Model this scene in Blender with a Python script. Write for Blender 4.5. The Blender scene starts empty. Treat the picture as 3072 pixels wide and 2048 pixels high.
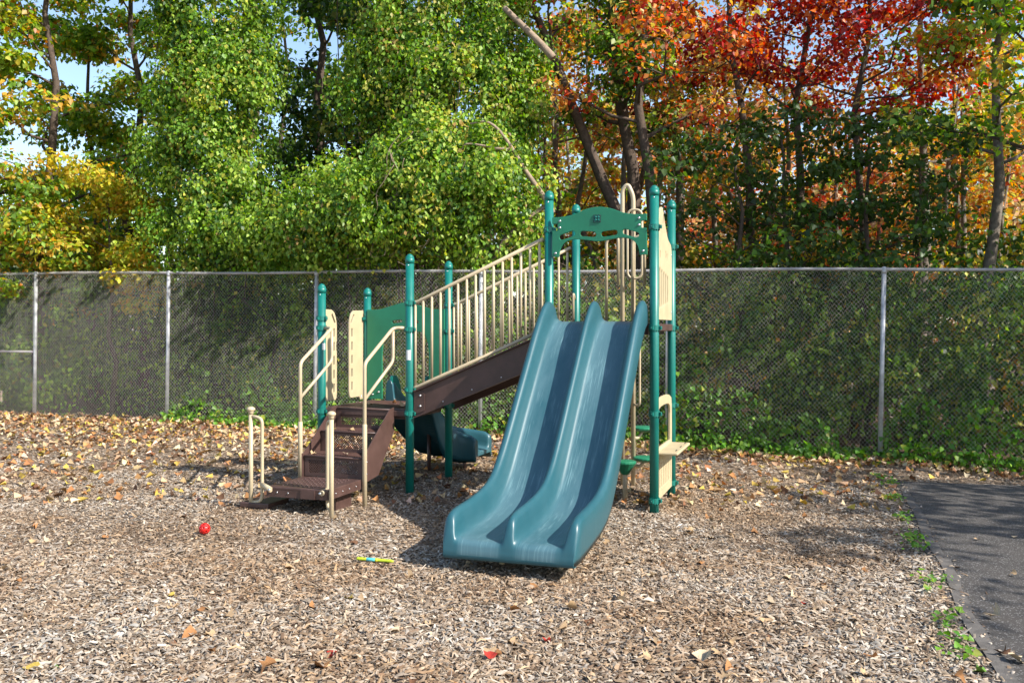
import bpy, bmesh, math
import numpy as np
from mathutils import Vector, Matrix

rad = math.radians
scene = bpy.context.scene
COL = scene.collection
# ------------------------------------------------------------------ camera
cam_d = bpy.data.cameras.new('camera'); cam = bpy.data.objects.new('camera', cam_d); COL.objects.link(cam)
CAMZ = 1.73
cam.location = (0, 0, CAMZ); cam.rotation_euler = (rad(90), 0, 0)
cam_d.sensor_width = 36; cam_d.lens = 32; cam_d.shift_y = -39 / 3072
cam_d.clip_start = .05; cam_d.clip_end = 2000
scene.camera = cam
# ------------------------------------------------------------------ light
SUN_EL = 39.0
SHAD = Vector((-.86, .51, 0)).normalized()            # where shadows fall
sun_az = math.atan2(-SHAD.x, -SHAD.y)                 # azimuth from +Y, clockwise
w = bpy.data.worlds.new('World'); scene.world = w; w.use_nodes = True
nt = w.node_tree; nt.nodes.clear()
sky = nt.nodes.new('ShaderNodeTexSky'); sky.sky_type = 'NISHITA'; sky.sun_disc = False
sky.sun_elevation = rad(SUN_EL); sky.sun_rotation = sun_az; sky.air_density = 1.0; sky.dust_density = .8
bg = nt.nodes.new('ShaderNodeBackground'); bg.inputs[1].default_value = .15
wo = nt.nodes.new('ShaderNodeOutputWorld')
nt.links.new(sky.outputs[0], bg.inputs[0]); nt.links.new(bg.outputs[0], wo.inputs[0])
sd = bpy.data.lights.new('sun', 'SUN'); sd.energy = 5.0; sd.angle = rad(.5); sd.color = (1, .95, .87)
so = bpy.data.objects.new('sun', sd); COL.objects.link(so)
ldir = Vector((SHAD.x * math.cos(rad(SUN_EL)), SHAD.y * math.cos(rad(SUN_EL)), -math.sin(rad(SUN_EL))))
so.rotation_euler = ldir.to_track_quat('-Z', 'Y').to_euler(); so.location = (15, -10, 20)
vs = scene.view_settings; vs.view_transform = 'Standard'; vs.look = 'None'; vs.exposure = .82; vs.gamma = 1
vs.use_curve_mapping = False

# ------------------------------------------------------------------ helpers
rng = np.random.default_rng(11)
WLD = {}
def tag(o, label=None, cat=None, group=None, kind=None):
    if label: o['label'] = label
    if cat: o['category'] = cat
    if group: o['group'] = group
    if kind: o['kind'] = kind
    return o
def empty(name, loc, label=None, cat=None, group=None):
    o = bpy.data.objects.new(name, None); COL.objects.link(o); o.location = loc; o.empty_display_size = .1
    WLD[o] = Vector(loc); tag(o, label, cat, group); return o
def link(name, me, mat, parent=None, loc=None):
    """mesh vertices are relative to loc (world)"""
    o = bpy.data.objects.new(name, me); COL.objects.link(o)
    if mat is not None and not me.materials: me.materials.append(mat)
    wl = Vector(loc) if loc is not None else (WLD[parent] if parent else Vector((0, 0, 0)))
    WLD[o] = wl
    if parent: o.parent = parent; o.location = wl - WLD[parent]
    else: o.location = wl
    return o

class MB:
    def __init__(s): s.v = []; s.f = []; s.sm = []
    def add(s, vs_, fs, smooth=False):
        n = len(s.v); s.v += [tuple(x) for x in vs_]
        s.f += [tuple(i + n for i in f) for f in fs]; s.sm += [smooth] * len(fs); return s
    def box(s, c, size, X=(1, 0, 0), Y=(0, 1, 0), Z=(0, 0, 1), bev=0):
        c = Vector(c); X = Vector(X).normalized(); Y = Vector(Y).normalized(); Z = Vector(Z).normalized()
        a, b, d = size[0] / 2, size[1] / 2, size[2] / 2
        if bev <= 0:
            P = [c + X * (a * i) + Y * (b * j) + Z * (d * k) for k in (-1, 1) for j in (-1, 1) for i in (-1, 1)]
            return s.add(P, [(0, 2, 3, 1), (4, 5, 7, 6), (0, 1, 5, 4), (2, 6, 7, 3), (0, 4, 6, 2), (1, 3, 7, 5)])
        bm = bmesh.new(); bmesh.ops.create_cube(bm, size=1)
        for v in bm.verts: v.co = Vector((v.co.x * size[0], v.co.y * size[1], v.co.z * size[2]))
        bmesh.ops.bevel(bm, geom=bm.edges[:], offset=bev, segments=2, affect='EDGES', profile=.5)
        bm.verts.index_update()
        P = [c + X * v.co.x + Y * v.co.y + Z * v.co.z for v in bm.verts]
        F = [[v.index for v in f.verts] for f in bm.faces]; bm.free()
        return s.add(P, F)
    def tube(s, pts, r, seg=10, caps=True, smooth=True):
        pts = [Vector(p) for p in pts]; n = len(pts)
        rr = r if isinstance(r, (list, tuple, np.ndarray)) else [r] * n
        V = []; up = None
        for i, p in enumerate(pts):
            t = (pts[min(i + 1, n - 1)] - pts[max(i - 1, 0)]).normalized()
            if up is None:
                up = Vector((0, 0, 1)) if abs(t.z) < .9 else Vector((1, 0, 0))
            a = (up - t * up.dot(t))
            if a.length < 1e-5: a = t.orthogonal()
            a.normalize(); b = t.cross(a); up = a
            for k in range(seg):
                an = 2 * math.pi * k / seg
                V.append(p + (a * math.cos(an) + b * math.sin(an)) * rr[i])
        F = [(i * seg + k, i * seg + (k + 1) % seg, (i + 1) * seg + (k + 1) % seg, (i + 1) * seg + k)
             for i in range(n - 1) for k in range(seg)]
        s.add(V, F, smooth)
        if caps:
            m = len(s.v) - len(V)
            s.f.append(tuple(m + k for k in reversed(range(seg)))); s.sm.append(False)
            s.f.append(tuple(m + (n - 1) * seg + k for k in range(seg))); s.sm.append(False)
        return s
    def lathe(s, c, prof, seg=16, smooth=True, Z=(0, 0, 1)):
        Z = Vector(Z).normalized(); A = Z.orthogonal().normalized(); B = Z.cross(A); c = Vector(c)
        V = []
        for (r, z) in prof:
            for k in range(seg):
                an = 2 * math.pi * k / seg
                V.append(c + Z * z + (A * math.cos(an) + B * math.sin(an)) * max(r, 1e-4))
        n = len(prof)
        F = [(i * seg + k, i * seg + (k + 1) % seg, (i + 1) * seg + (k + 1) % seg, (i + 1) * seg + k)
             for i in range(n - 1) for k in range(seg)]
        F.append(tuple(reversed(range(seg)))); F.append(tuple((n - 1) * seg + k for k in range(seg)))
        return s.add(V, F, smooth)
    def mesh(s, name, origin=(0, 0, 0)):
        o = Vector(origin)
        me = bpy.data.meshes.new(name)
        me.from_pydata([tuple(Vector(v) - o) for v in s.v], [], s.f)
        me.polygons.foreach_set('use_smooth', s.sm); me.update(); return me
    def build(s, name, mat, parent=None, loc=None):
        wl = Vector(loc) if loc is not None else (WLD[parent] if parent else Vector((0, 0, 0)))
        return link(name, s.mesh(name, wl), mat, parent, wl)

def fillet(pts, r, n=5):
    pts = [Vector(p) for p in pts]; out = [pts[0]]
    rs = r if isinstance(r, (list, tuple)) else [r] * len(pts)
    for i in range(1, len(pts) - 1):
        a, b, c = pts[i - 1], pts[i], pts[i + 1]
        d1 = a - b; d2 = c - b; q = min(rs[i], d1.length * .49, d2.length * .49)
        p1 = b + d1.normalized() * q; p2 = b + d2.normalized() * q
        for k in range(n + 1):
            t = k / n; out.append(p1 * (1 - t) ** 2 + b * (2 * t * (1 - t)) + p2 * t * t)
    out.append(pts[-1]); return out

def np_mesh(name, V, F, col=None, smooth=False):
    V = np.asarray(V, dtype=np.float32); F = np.asarray(F, dtype=np.int32)
    me = bpy.data.meshes.new(name); k = F.shape[1]
    me.vertices.add(len(V)); me.vertices.foreach_set('co', V.ravel())
    me.loops.add(F.size); me.loops.foreach_set('vertex_index', F.ravel())
    me.polygons.add(len(F)); me.polygons.foreach_set('loop_start', np.arange(0, F.size, k, dtype=np.int32))
    me.polygons.foreach_set('loop_total', np.full(len(F), k, dtype=np.int32))
    me.update(calc_edges=True)
    if smooth: me.polygons.foreach_set('use_smooth', np.ones(len(F), dtype=bool))
    if col is not None:
        a = me.attributes.new('col', 'FLOAT_COLOR', 'FACE')
        c = np.ones((len(F), 4), dtype=np.float32); c[:, :3] = col; a.data.foreach_set('color', c.ravel())
    return me

# ---- panel cut from sheet: outline + holes in local (a,z), extruded
def sheet(outline, holes, thick, bev, O, A, N):
    cu = bpy.data.curves.new('tmp', 'CURVE'); cu.dimensions = '2D'; cu.fill_mode = 'BOTH'
    cu.extrude = thick / 2 - bev; cu.bevel_depth = bev; cu.bevel_resolution = 1
    for ring in [outline] + holes:
        sp = cu.splines.new('POLY'); sp.points.add(len(ring) - 1)
        for p, (a, z) in zip(sp.points, ring): p.co = (a, z, 0, 1)
        sp.use_cyclic_u = True
    ob = bpy.data.objects.new('tmp', cu); COL.objects.link(ob)
    dg = bpy.context.evaluated_depsgraph_get()
    me = bpy.data.meshes.new_from_object(ob.evaluated_get(dg))
    bpy.data.objects.remove(ob)
    A = Vector(A).normalized(); N = Vector(N).normalized(); Z = Vector((0, 0, 1)); O = Vector(O)
    mb = MB()
    mb.add([O + A * v.co.x + Z * v.co.y + N * v.co.z for v in me.vertices], [tuple(p.vertices) for p in me.polygons])
    bpy.data.meshes.remove(me); return mb
def slot(cx, cz, L, R, ang=0, n=6):
    out = []
    for s_ in (1, -1):
        for k in range(n + 1):
            a = -math.pi / 2 + math.pi * k / n
            out.append((s_ * (L / 2 - R + R * math.cos(a)), s_ * R * math.sin(a)))
    c, s2 = math.cos(ang), math.sin(ang)
    return [(cx + x * c - y * s2, cz + x * s2 + y * c) for x, y in out]

# ------------------------------------------------------------------ materials
def mat(name, col, rough=.5, metal=0, var=.12, scale=8, bump=0, bscale=60, spec=.5, col2=None, coat=0):
    m = bpy.data.materials.new(name); m.use_nodes = True; n = m.node_tree.nodes; l = m.node_tree.links
    b = n['Principled BSDF']; b.inputs['Roughness'].default_value = rough; b.inputs['Metallic'].default_value = metal
    b.inputs['Specular IOR Level'].default_value = spec
    if coat: b.inputs['Coat Weight'].default_value = coat
    tc = n.new('ShaderNodeTexCoord'); no = n.new('ShaderNodeTexNoise')
    no.inputs['Scale'].default_value = scale; no.inputs['Detail'].default_value = 6; no.inputs['Roughness'].default_value = .65
    l.new(tc.outputs['Object'], no.inputs['Vector'])
    mx = n.new('ShaderNodeMix'); mx.data_type = 'RGBA'
    c2 = col2 or tuple(max(0, c * (1 - var * 2)) for c in col)
    c1 = col if col2 else tuple(c * (1 + var) for c in col)
    mx.inputs[6].default_value = (*c2, 1); mx.inputs[7].default_value = (*c1, 1)
    rp = n.new('ShaderNodeMapRange'); rp.inputs[1].default_value = .3; rp.inputs[2].default_value = .7
    l.new(no.outputs[0], rp.inputs[0]); l.new(rp.outputs[0], mx.inputs[0]); l.new(mx.outputs[2], b.inputs['Base Color'])
    rr = n.new('ShaderNodeMapRange'); rr.inputs[3].default_value = max(0, rough - .1); rr.inputs[4].default_value = min(1, rough + .12)
    l.new(no.outputs[0], rr.inputs[0]); l.new(rr.outputs[0], b.inputs['Roughness'])
    if bump:
        n2 = n.new('ShaderNodeTexNoise'); n2.inputs['Scale'].default_value = bscale; n2.inputs['Detail'].default_value = 4
        l.new(tc.outputs['Object'], n2.inputs['Vector'])
        bp = n.new('ShaderNodeBump'); bp.inputs['Strength'].default_value = bump; bp.inputs['Distance'].default_value = .01
        l.new(n2.outputs[0], bp.inputs['Height']); l.new(bp.outputs[0], b.inputs['Normal'])
    return m
def leaf_mat(name, trans=.35, rough=.45, spec=.4):
    m = bpy.data.materials.new(name); m.use_nodes = True; n = m.node_tree.nodes; l = m.node_tree.links
    b = n['Principled BSDF']; b.inputs['Roughness'].default_value = rough; b.inputs['Specular IOR Level'].default_value = spec
    at = n.new('ShaderNodeAttribute'); at.attribute_name = 'col'
    tr = n.new('ShaderNodeBsdfTranslucent'); mx = n.new('ShaderNodeMixShader'); mx.inputs[0].default_value = trans
    hs = n.new('ShaderNodeHueSaturation'); hs.inputs['Saturation'].default_value = 1.15; hs.inputs['Value'].default_value = 1.5
    l.new(at.outputs['Color'], b.inputs['Base Color']); l.new(at.outputs['Color'], hs.inputs['Color']); l.new(hs.outputs[0], tr.inputs['Color'])
    l.new(b.outputs[0], mx.inputs[1]); l.new(tr.outputs[0], mx.inputs[2]); l.new(mx.outputs[0], n['Material Output'].inputs['Surface'])
    return m
def chip_mat():
    m = bpy.data.materials.new('wood_chip'); m.use_nodes = True; n = m.node_tree.nodes; l = m.node_tree.links
    b = n['Principled BSDF']; b.inputs['Roughness'].default_value = .8; b.inputs['Specular IOR Level'].default_value = .25
    at = n.new('ShaderNodeAttribute'); at.attribute_name = 'col'
    tc = n.new('ShaderNodeTexCoord'); no = n.new('ShaderNodeTexNoise'); no.inputs['Scale'].default_value = .7; no.inputs['Detail'].default_value = 4
    l.new(tc.outputs['Object'], no.inputs['Vector'])
    rp = n.new('ShaderNodeValToRGB'); rp.color_ramp.elements[0].position = .38; rp.color_ramp.elements[1].position = .62
    rp.color_ramp.elements[0].color = (.88, .74, .60, 1); rp.color_ramp.elements[1].color = (1.05, 1.04, 1.02, 1)
    mx = n.new('ShaderNodeMix'); mx.data_type = 'RGBA'; mx.blend_type = 'MULTIPLY'; mx.inputs[0].default_value = 1
    l.new(no.outputs[0], rp.inputs[0]); l.new(at.outputs['Color'], mx.inputs[6]); l.new(rp.outputs[0], mx.inputs[7])
    l.new(mx.outputs[2], b.inputs['Base Color']); return m

M = {}
M['teal'] = mat('teal_powder_coat', (.004, .155, .125), .38, 0, .1, 6, .05, 300)
M['tealdk'] = mat('teal_clamp', (.004, .14, .11), .4, 0, .1, 9)
M['green'] = mat('green_sheet_plastic', (.014, .185, .095), .42, 0, .07, 5, .06, 250)
M['tan'] = mat('tan_powder_coat', (.48, .39, .25), .4, 0, .06, 7)
M['tanp'] = mat('tan_sheet_plastic', (.50, .41, .25), .45, 0, .06, 6)
M['brown'] = mat('brown_vinyl_steel', (.085, .046, .038), .42, 0, .15, 7, .08, 200)
M['bolt'] = mat('zinc_bolt', (.6, .6, .6), .3, .9, .1, 20)
M['black'] = mat('dark_recess', (.01, .012, .012), .6)
M['white'] = mat('white_sticker', (.75, .77, .75), .5, 0, .05, 30)
M['galv'] = mat('galvanised_steel', (.52, .52, .53), .5, .35, .2, 9)
M['wire'] = mat('galvanised_wire', (.62, .59, .51), .5, .2, .15, 9)
M['rail'] = mat('weathered_rail', (.45, .42, .40), .55, .3, .25, 5)
M['bark'] = mat('grey_brown_bark', (.13, .095, .07), .9, 0, .3, 14, .9, 40, .2, (.055, .04, .032))
M['barkl'] = mat('pale_grey_bark', (.24, .2, .16), .9, 0, .3, 12, .8, 40, .2, (.10, .08, .065))
M['dead'] = mat('dead_bare_wood', (.32, .24, .17), .85, 0, .2, 10, .6, 60, .2)
M['leaf'] = leaf_mat('leaf', .42)
M['dry'] = leaf_mat('dry_leaf', .12, .7, .2)
M['chip'] = chip_mat()
M['plank'] = mat('weathered_plank', (.36, .29, .22), .8, 0, .2, 12, .5, 50, .2)
M['red'] = mat('red_ball_plastic', (.55, .016, .012), .35, 0, .06, 12)
M['reddk'] = mat('ball_inside', (.08, .008, .008), .7)
M['lime'] = mat('lime_plastic', (.42, .52, .03), .3, 0, .15, 40)
M['cyan'] = mat('cyan_wrapper', (.10, .52, .56), .4, 0, .1, 60)
M['orange'] = mat('orange_plastic', (.7, .1, .03), .4)
M['yellow'] = mat('yellow_print', (.75, .55, .05), .5)
M['soil'] = mat('dark_leafy_soil', (.12, .078, .05), .95, 0, .3, 6, 1.0, 30, .1, (.05, .032, .022))
M['paint'] = mat('worn_line_paint', (.15, .136, .122), .85, 0, .2, 14, .5, 120, .3, (.080, .072, .066))

# slide: teal-blue polyethylene, faded and scratched along the sliding direction
def slide_mat():
    m = bpy.data.materials.new('slide_polyethylene'); m.use_nodes = True; n = m.node_tree.nodes; l = m.node_tree.links
    b = n['Principled BSDF']; b.inputs['Roughness'].default_value = .34; b.inputs['Specular IOR Level'].default_value = .45
    at = n.new('ShaderNodeAttribute'); at.attribute_name = 'suv'
    def noise(sc, vec, det=5):
        mp = n.new('ShaderNodeMapping'); mp.inputs['Scale'].default_value = vec
        no = n.new('ShaderNodeTexNoise'); no.inputs['Scale'].default_value = sc; no.inputs['Detail'].default_value = det
        no.inputs['Roughness'].default_value = .7
        l.new(at.outputs['Vector'], mp.inputs[0]); l.new(mp.outputs[0], no.inputs['Vector']); return no
    n1 = noise(1, (3, 9, 1)); n2 = noise(1, (5, 105, 1), 4); n4 = noise(1, (2.2, 6, 1), 3); n3 = noise(1, (1.2, 2.5, 1), 4)
    base = n.new('ShaderNodeMix'); base.data_type = 'RGBA'
    base.inputs[6].default_value = (.006, .068, .088, 1); base.inputs[7].default_value = (.066, .142, .168, 1)
    sepx = n.new('ShaderNodeSeparateXYZ'); l.new(at.outputs['Vector'], sepx.inputs[0])
    # z of suv = 1 on the worn bed, 0 on the walls
    fa = n.new('ShaderNodeMath'); fa.operation = 'MULTIPLY'
    r3 = n.new('ShaderNodeMapRange'); r3.inputs[1].default_value = .25; r3.inputs[2].default_value = .65
    l.new(n3.outputs[0], r3.inputs[0]); l.new(r3.outputs[0], fa.inputs[0]); l.new(sepx.outputs[2], fa.inputs[1])
    ad = n.new('ShaderNodeMath'); ad.operation = 'MULTIPLY_ADD'; ad.inputs[1].default_value = .5
    l.new(n1.outputs[0], ad.inputs[0]); l.new(fa.outputs[0], ad.inputs[2]); ad.use_clamp = True
    l.new(ad.outputs[0], base.inputs[0])
    r2 = n.new('ShaderNodeMapRange'); r2.inputs[1].default_value = .92; r2.inputs[2].default_value = 1.25; r2.inputs[4].default_value = .6
    sm2 = n.new('ShaderNodeMath'); sm2.operation = 'MULTIPLY_ADD'; sm2.inputs[1].default_value = .75
    l.new(n4.outputs[0], sm2.inputs[0]); l.new(n2.outputs[0], sm2.inputs[2]); l.new(sm2.outputs[0], r2.inputs[0])
    m2 = n.new('ShaderNodeMath'); m2.operation = 'MULTIPLY'; l.new(r2.outputs[0], m2.inputs[0]); l.new(sepx.outputs[2], m2.inputs[1])
    mx = n.new('ShaderNodeMix'); mx.data_type = 'RGBA'; mx.inputs[7].default_value = (.26, .42, .44, 1)
    l.new(m2.outputs[0], mx.inputs[0]); l.new(base.outputs[2], mx.inputs[6]); l.new(mx.outputs[2], b.inputs['Base Color'])
    rr = n.new('ShaderNodeMapRange'); rr.inputs[3].default_value = .25; rr.inputs[4].default_value = .5
    l.new(n1.outputs[0], rr.inputs[0]); l.new(rr.outputs[0], b.inputs['Roughness'])
    return m
M['slide'] = slide_mat()

def asphalt_mat():
    m = mat('asphalt', (.092, .082, .074), .85, 0, .2, 3, .9, 260, .3, (.058, .052, .048)); n = m.node_tree.nodes; l = m.node_tree.links
    tc = n.new('ShaderNodeTexCoord'); vo = n.new('ShaderNodeTexVoronoi'); vo.inputs['Scale'].default_value = 130
    l.new(tc.outputs['Object'], vo.inputs['Vector'])
    r = n.new('ShaderNodeMapRange'); r.inputs[1].default_value = .86; r.inputs[2].default_value = .95
    se = n.new('ShaderNodeSeparateColor'); l.new(vo.outputs['Color'], se.inputs[0]); l.new(se.outputs[0], r.inputs[0])
    b = n['Principled BSDF']; src = b.inputs['Base Color'].links[0].from_socket
    mx = n.new('ShaderNodeMix'); mx.data_type = 'RGBA'; mx.inputs[7].default_value = (.26, .25, .24, 1)
    l.new(r.outputs[0], mx.inputs[0]); l.new(src, mx.inputs[6]); l.new(mx.outputs[2], b.inputs['Base Color']); return m
M['asphalt'] = asphalt_mat()
def mulch_mat():
    m = bpy.data.materials.new('mulch_bed'); m.use_nodes = True; n = m.node_tree.nodes; l = m.node_tree.links
    b = n['Principled BSDF']; b.inputs['Roughness'].default_value = .95; b.inputs['Specular IOR Level'].default_value = .15
    tc = n.new('ShaderNodeTexCoord')
    vo = n.new('ShaderNodeTexVoronoi'); vo.inputs['Scale'].default_value = 55
    mp = n.new('ShaderNodeMapping'); mp.inputs['Scale'].default_value = (1, 1, 1)
    nz = n.new('ShaderNodeTexNoise'); nz.inputs['Scale'].default_value = 25
    mv = n.new('ShaderNodeMix'); mv.data_type = 'VECTOR'; mv.inputs[0].default_value = .06
    l.new(tc.outputs['Object'], nz.inputs['Vector']); l.new(tc.outputs['Object'], mv.inputs[4]); l.new(nz.outputs[1], mv.inputs[5])
    l.new(mv.outputs[1], vo.inputs['Vector'])
    rp = n.new('ShaderNodeValToRGB'); e = rp.color_ramp.elements
    e[0].color = (.06, .038, .024, 1); e[1].color = (.33, .26, .19, 1); k = e.new(.5); k.color = (.16, .108, .07, 1)
    se = n.new('ShaderNodeSeparateColor'); l.new(vo.outputs['Color'], se.inputs[0]); l.new(se.outputs[1], rp.inputs[0]); l.new(rp.outputs[0], b.inputs['Base Color'])
    bp = n.new('ShaderNodeBump'); bp.inputs['Distance'].default_value = .012; bp.inputs['Strength'].default_value = .9
    l.new(vo.outputs['Distance'], bp.inputs['Height']); bp.invert = True; l.new(bp.outputs[0], b.inputs['Normal']); return m
M['mulch'] = mulch_mat()

# ------------------------------------------------------------------ ground
def g(x, y):
    x = np.asarray(x, float); y = np.asarray(y, float)
    sp = np.log1p(np.exp(np.clip(x * 2, -30, 30))) / 2
    return -.003 * np.minimum(sp, 8) * np.clip(y, 0, 14)
def bumps(x, y):
    flat = np.where(np.asarray(y) < 11.5, np.clip((asph_edge(y) - np.asarray(x)) / .5, 0, 1), 1.0)
    return flat * (.010 * np.sin(1.9 * x + .7 * y + 1) + .009 * np.sin(1.1 * x - 2.3 * y) + .006 * np.sin(4.3 * x + 3.1 * y + 2)
            + .004 * np.sin(7.7 * x - 5.9 * y))
def fenceY(x): return 17.6 - .3113 * (np.asarray(x, float) + 9.27)
# asphalt edge: from the far corner towards the camera
AEDGE = [(4.75, 11.26), (4.37, 10.28), (3.46, 7.71), (3.155, 6.79), (2.608, 5.28), (2.379, 4.53), (2.0, 3.2), (1.1, 0)]
ay = np.array([p[1] for p in AEDGE][::-1]); ax = np.array([p[0] for p in AEDGE][::-1])
def asph_edge(y): return np.interp(y, ay, ax)
def on_asphalt(x, y): return (x > asph_edge(y)) & (y < 11.25)
def gz(x, y): return float(g(x, y) + (0 if on_asphalt(np.array(x), np.array(y)) else bumps(x, y)))

def gridsheet(name, xs, ys, zf, m, kind='structure', mask=None):
    X, Y = np.meshgrid(xs, ys); Z = zf(X, Y); V = np.stack([X, Y, Z], -1).reshape(-1, 3)
    nx = len(xs); I, J = np.meshgrid(np.arange(nx - 1), np.arange(len(ys) - 1)); a = (J * nx + I).ravel()
    F = np.stack([a, a + 1, a + nx + 1, a + nx], 1)
    if mask is not None:
        c = V[F].mean(1); F = F[mask(c[:, 0], c[:, 1])]
    o = link(name, np_mesh(name, V, F, smooth=True), m); tag(o, kind=kind); return o
xs = np.concatenate([np.linspace(-300, -20, 15)[:-1], np.linspace(-20, 20, 81), np.linspace(20, 300, 15)[1:]])
ys = np.concatenate([np.linspace(-60, 0, 7)[:-1], np.linspace(0, 40, 81), np.linspace(40, 500, 20)[1:]])
gr = gridsheet('ground', xs, ys, lambda x, y: g(x, y) - .045, M['soil'])
mu = gridsheet('mulch', np.arange(-13, 8.01, .08), np.arange(1.0, 19.0, .08), lambda x, y: g(x, y) + bumps(x, y), M['mulch'],
               mask=lambda x, y: (y < fenceY(x) + .5) & ~((x > asph_edge(y) + .12) & (y < 11.2)))
# asphalt path: slab with thickness
mb = MB(); top = []; e2 = [(x, y) for x, y in AEDGE] + [(9, -1), (16, 4), (16, 10.5)]
zz = lambda x, y: float(g(x, y)) + .008
rows = np.linspace(-1, 11.22, 60); V = []; F = []
for i, y in enumerate(rows):
    x0 = float(asph_edge(y)) + .012 * math.sin(y * 9) + .01 * math.sin(y * 23)
    xsr = x0 + (14 - x0) * np.linspace(0, 1, 14) ** 1.4
    for x in xsr: V.append((x, y, zz(x, y)))
    V.append((x0 - .004, V[-14][1], zz(x0, y) - .07))
for i in range(len(rows) - 1):
    a = i * 15; b = a + 15
    for k in range(13): F.append((a + k, a + k + 1, b + k + 1, b + k))
    F.append((a + 14, a, b, b + 14))
a = (len(rows) - 1) * 15; n0 = len(V)
for k in range(14): V.append((V[a + k][0], V[a + k][1] + .003, V[a + k][2] - .07))
for k in range(13): F.append((a + k, a + k + 1, n0 + k + 1, n0 + k))
mb.add(V, F, False)
o = mb.build('asphalt_path', M['asphalt']); tag(o, kind='structure')
# worn painted line along the path edge
V = []; F = []; rows = np.linspace(1.0, 10.4, 60)
for i, y in enumerate(rows):
    x0 = float(asph_edge(y)) + .045 + .012 * math.sin(y * 3); ww = .10 + .012 * math.sin(y * 11)
    V += [(x0, y, zz(x0, y) + .008), (x0 + ww, y + .03, zz(x0 + ww, y) + .008)]
for i in range(len(rows) - 1): F.append((2 * i, 2 * i + 1, 2 * i + 3, 2 * i + 2))
o = MB().add(V, F).build('painted_line', M['paint']); tag(o, kind='structure')

# ------------------------------------------------------------------ play structure frame
u = Vector((.9466, -.3224, 0)); v = Vector((.3224, .9466, 0)); UP = Vector((0, 0, 1)); SIDE = 1.05
B = Vector((1.363, 8.72, 0)); A = B - u * SIDE; D = B + v * SIDE; C = A + v * SIDE
E = A - u * 1.523; Fp = E + v * SIDE; G = E - u * SIDE; H = Fp - u * SIDE
def P(base, t, s, z): return base + u * t - v * s + UP * z          # s runs towards the camera
ROOT = empty('play_structure', (A + E) / 2, 'teal and tan playground climber with double slide, sloping bridge and stairs on wood mulch', 'playground')
PR = .0445
cap_me = MB().lathe((0, 0, 0), [(PR + .004, -.05), (PR + .004, -.002), (PR + .001, .0), (.043, .012), (.036, .03), (.024, .043), (.01, .05), (.001, .051)], 20).mesh('cap')
def clamp_mesh():
    mb = MB(); seg = 28; r0, r1, h = PR + .001, PR + .009, .022
    V = []; F = []
    for k in range(seg):
        a = 2 * math.pi * k / seg; c, s_ = math.cos(a), math.sin(a)
        lo = -h - (.012 if k % 2 else 0); hi = h + (.006 if k % 2 else 0)
        V += [(r0 * c, r0 * s_, lo), (r1 * c, r1 * s_, lo), (r1 * c, r1 * s_, hi), (r0 * c, r0 * s_, hi)]
    for k in range(seg):
        a = 4 * k; b = 4 * ((k + 1) % seg)
        F += [(a, a + 1, b + 1, b), (a + 1, a + 2, b + 2, b + 1), (a + 2, a + 3, b + 3, b + 2)]
    mb.add(V, F)
    for an in (-.55, 2.6, 1.0):
        d = Vector((math.sin(an), -math.cos(an), 0))
        mb.box(d * (r1 + .008), (.03, .026, .034), X=d.cross(UP), Y=d, Z=UP)
        mb.lathe(d * (r1 + .02), [(.008, 0), (.008, .004), (.004, .007)], 8, Z=d)
    return mb.mesh('clamp')
clamp_me = clamp_mesh()
bolt_me = {}
def bolt(parent, p, n, r=.013):
    n = Vector(n).normalized(); key = (round(n.x, 2), round(n.y, 2), r)
    if key not in bolt_me:
        bolt_me[key] = MB().lathe((0, 0, 0), [(r, 0), (r * .95, r * .3), (r * .6, r * .6), (.001, r * .7)], 10, Z=n).mesh('bolt')
    return link('bolt', bolt_me[key], M['bolt'], parent, p)
posts = {}
def post(key, p, top, clamps, base=None):
    b = gz(p.x, p.y) - .25
    o = MB().tube([(p.x, p.y, b), (p.x, p.y, top - .03)], PR, 20).build('post', M['teal'], ROOT, (p.x, p.y, b))
    link('cap', cap_me, M['teal'], o, (p.x, p.y, top - .05))
    for z in clamps: link('clamp', clamp_me, M['tealdk'], o, (p.x, p.y, z))
    bolt(o, Vector((p.x, p.y, top - .12)) + Vector((-.25, -.97, 0)) * (PR - .003), (-.25, -.97, 0), .009)
    posts[key] = o; return o
TT, LT, ST = 3.10, 2.51, 2.215; TZ, LZ = 1.78, .88
post('A', A, TT, [2.71, 1.735]); post('B', B, TT, [2.70, 1.735, .915, .085])
post('C', C, TT, [1.735]); post('D', D, TT, [2.60, 1.735, .915, .09])
post('E', E, LT, [2.0, 1.72, 1.09, .842]); post('F', Fp, LT, [2.0, 1.7, 1.09, .842])
post('G', G, ST, [1.84, 1.735, .835]); post('H', H, ST, [1.85, .835])
def sticker(po, p, z, h, ang0, ang1):
    V = []; F = []
    for k in range(7):
        a = ang0 + (ang1 - ang0) * k / 6; d = Vector((math.sin(a), -math.cos(a), 0)) * (PR + .0012)
        V += [Vector((p.x, p.y, z)) + d, Vector((p.x, p.y, z + h)) + d]
    for k in range(6): F.append((2 * k, 2 * k + 2, 2 * k + 3, 2 * k + 1))
    return MB().add(V, F, True).build('warning_label', M['white'], po)
sticker(posts['E'], E, 1.40, .105, -.75, .35); sticker(posts['G'], G, 1.50, .07, .3, 1.1)

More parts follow.
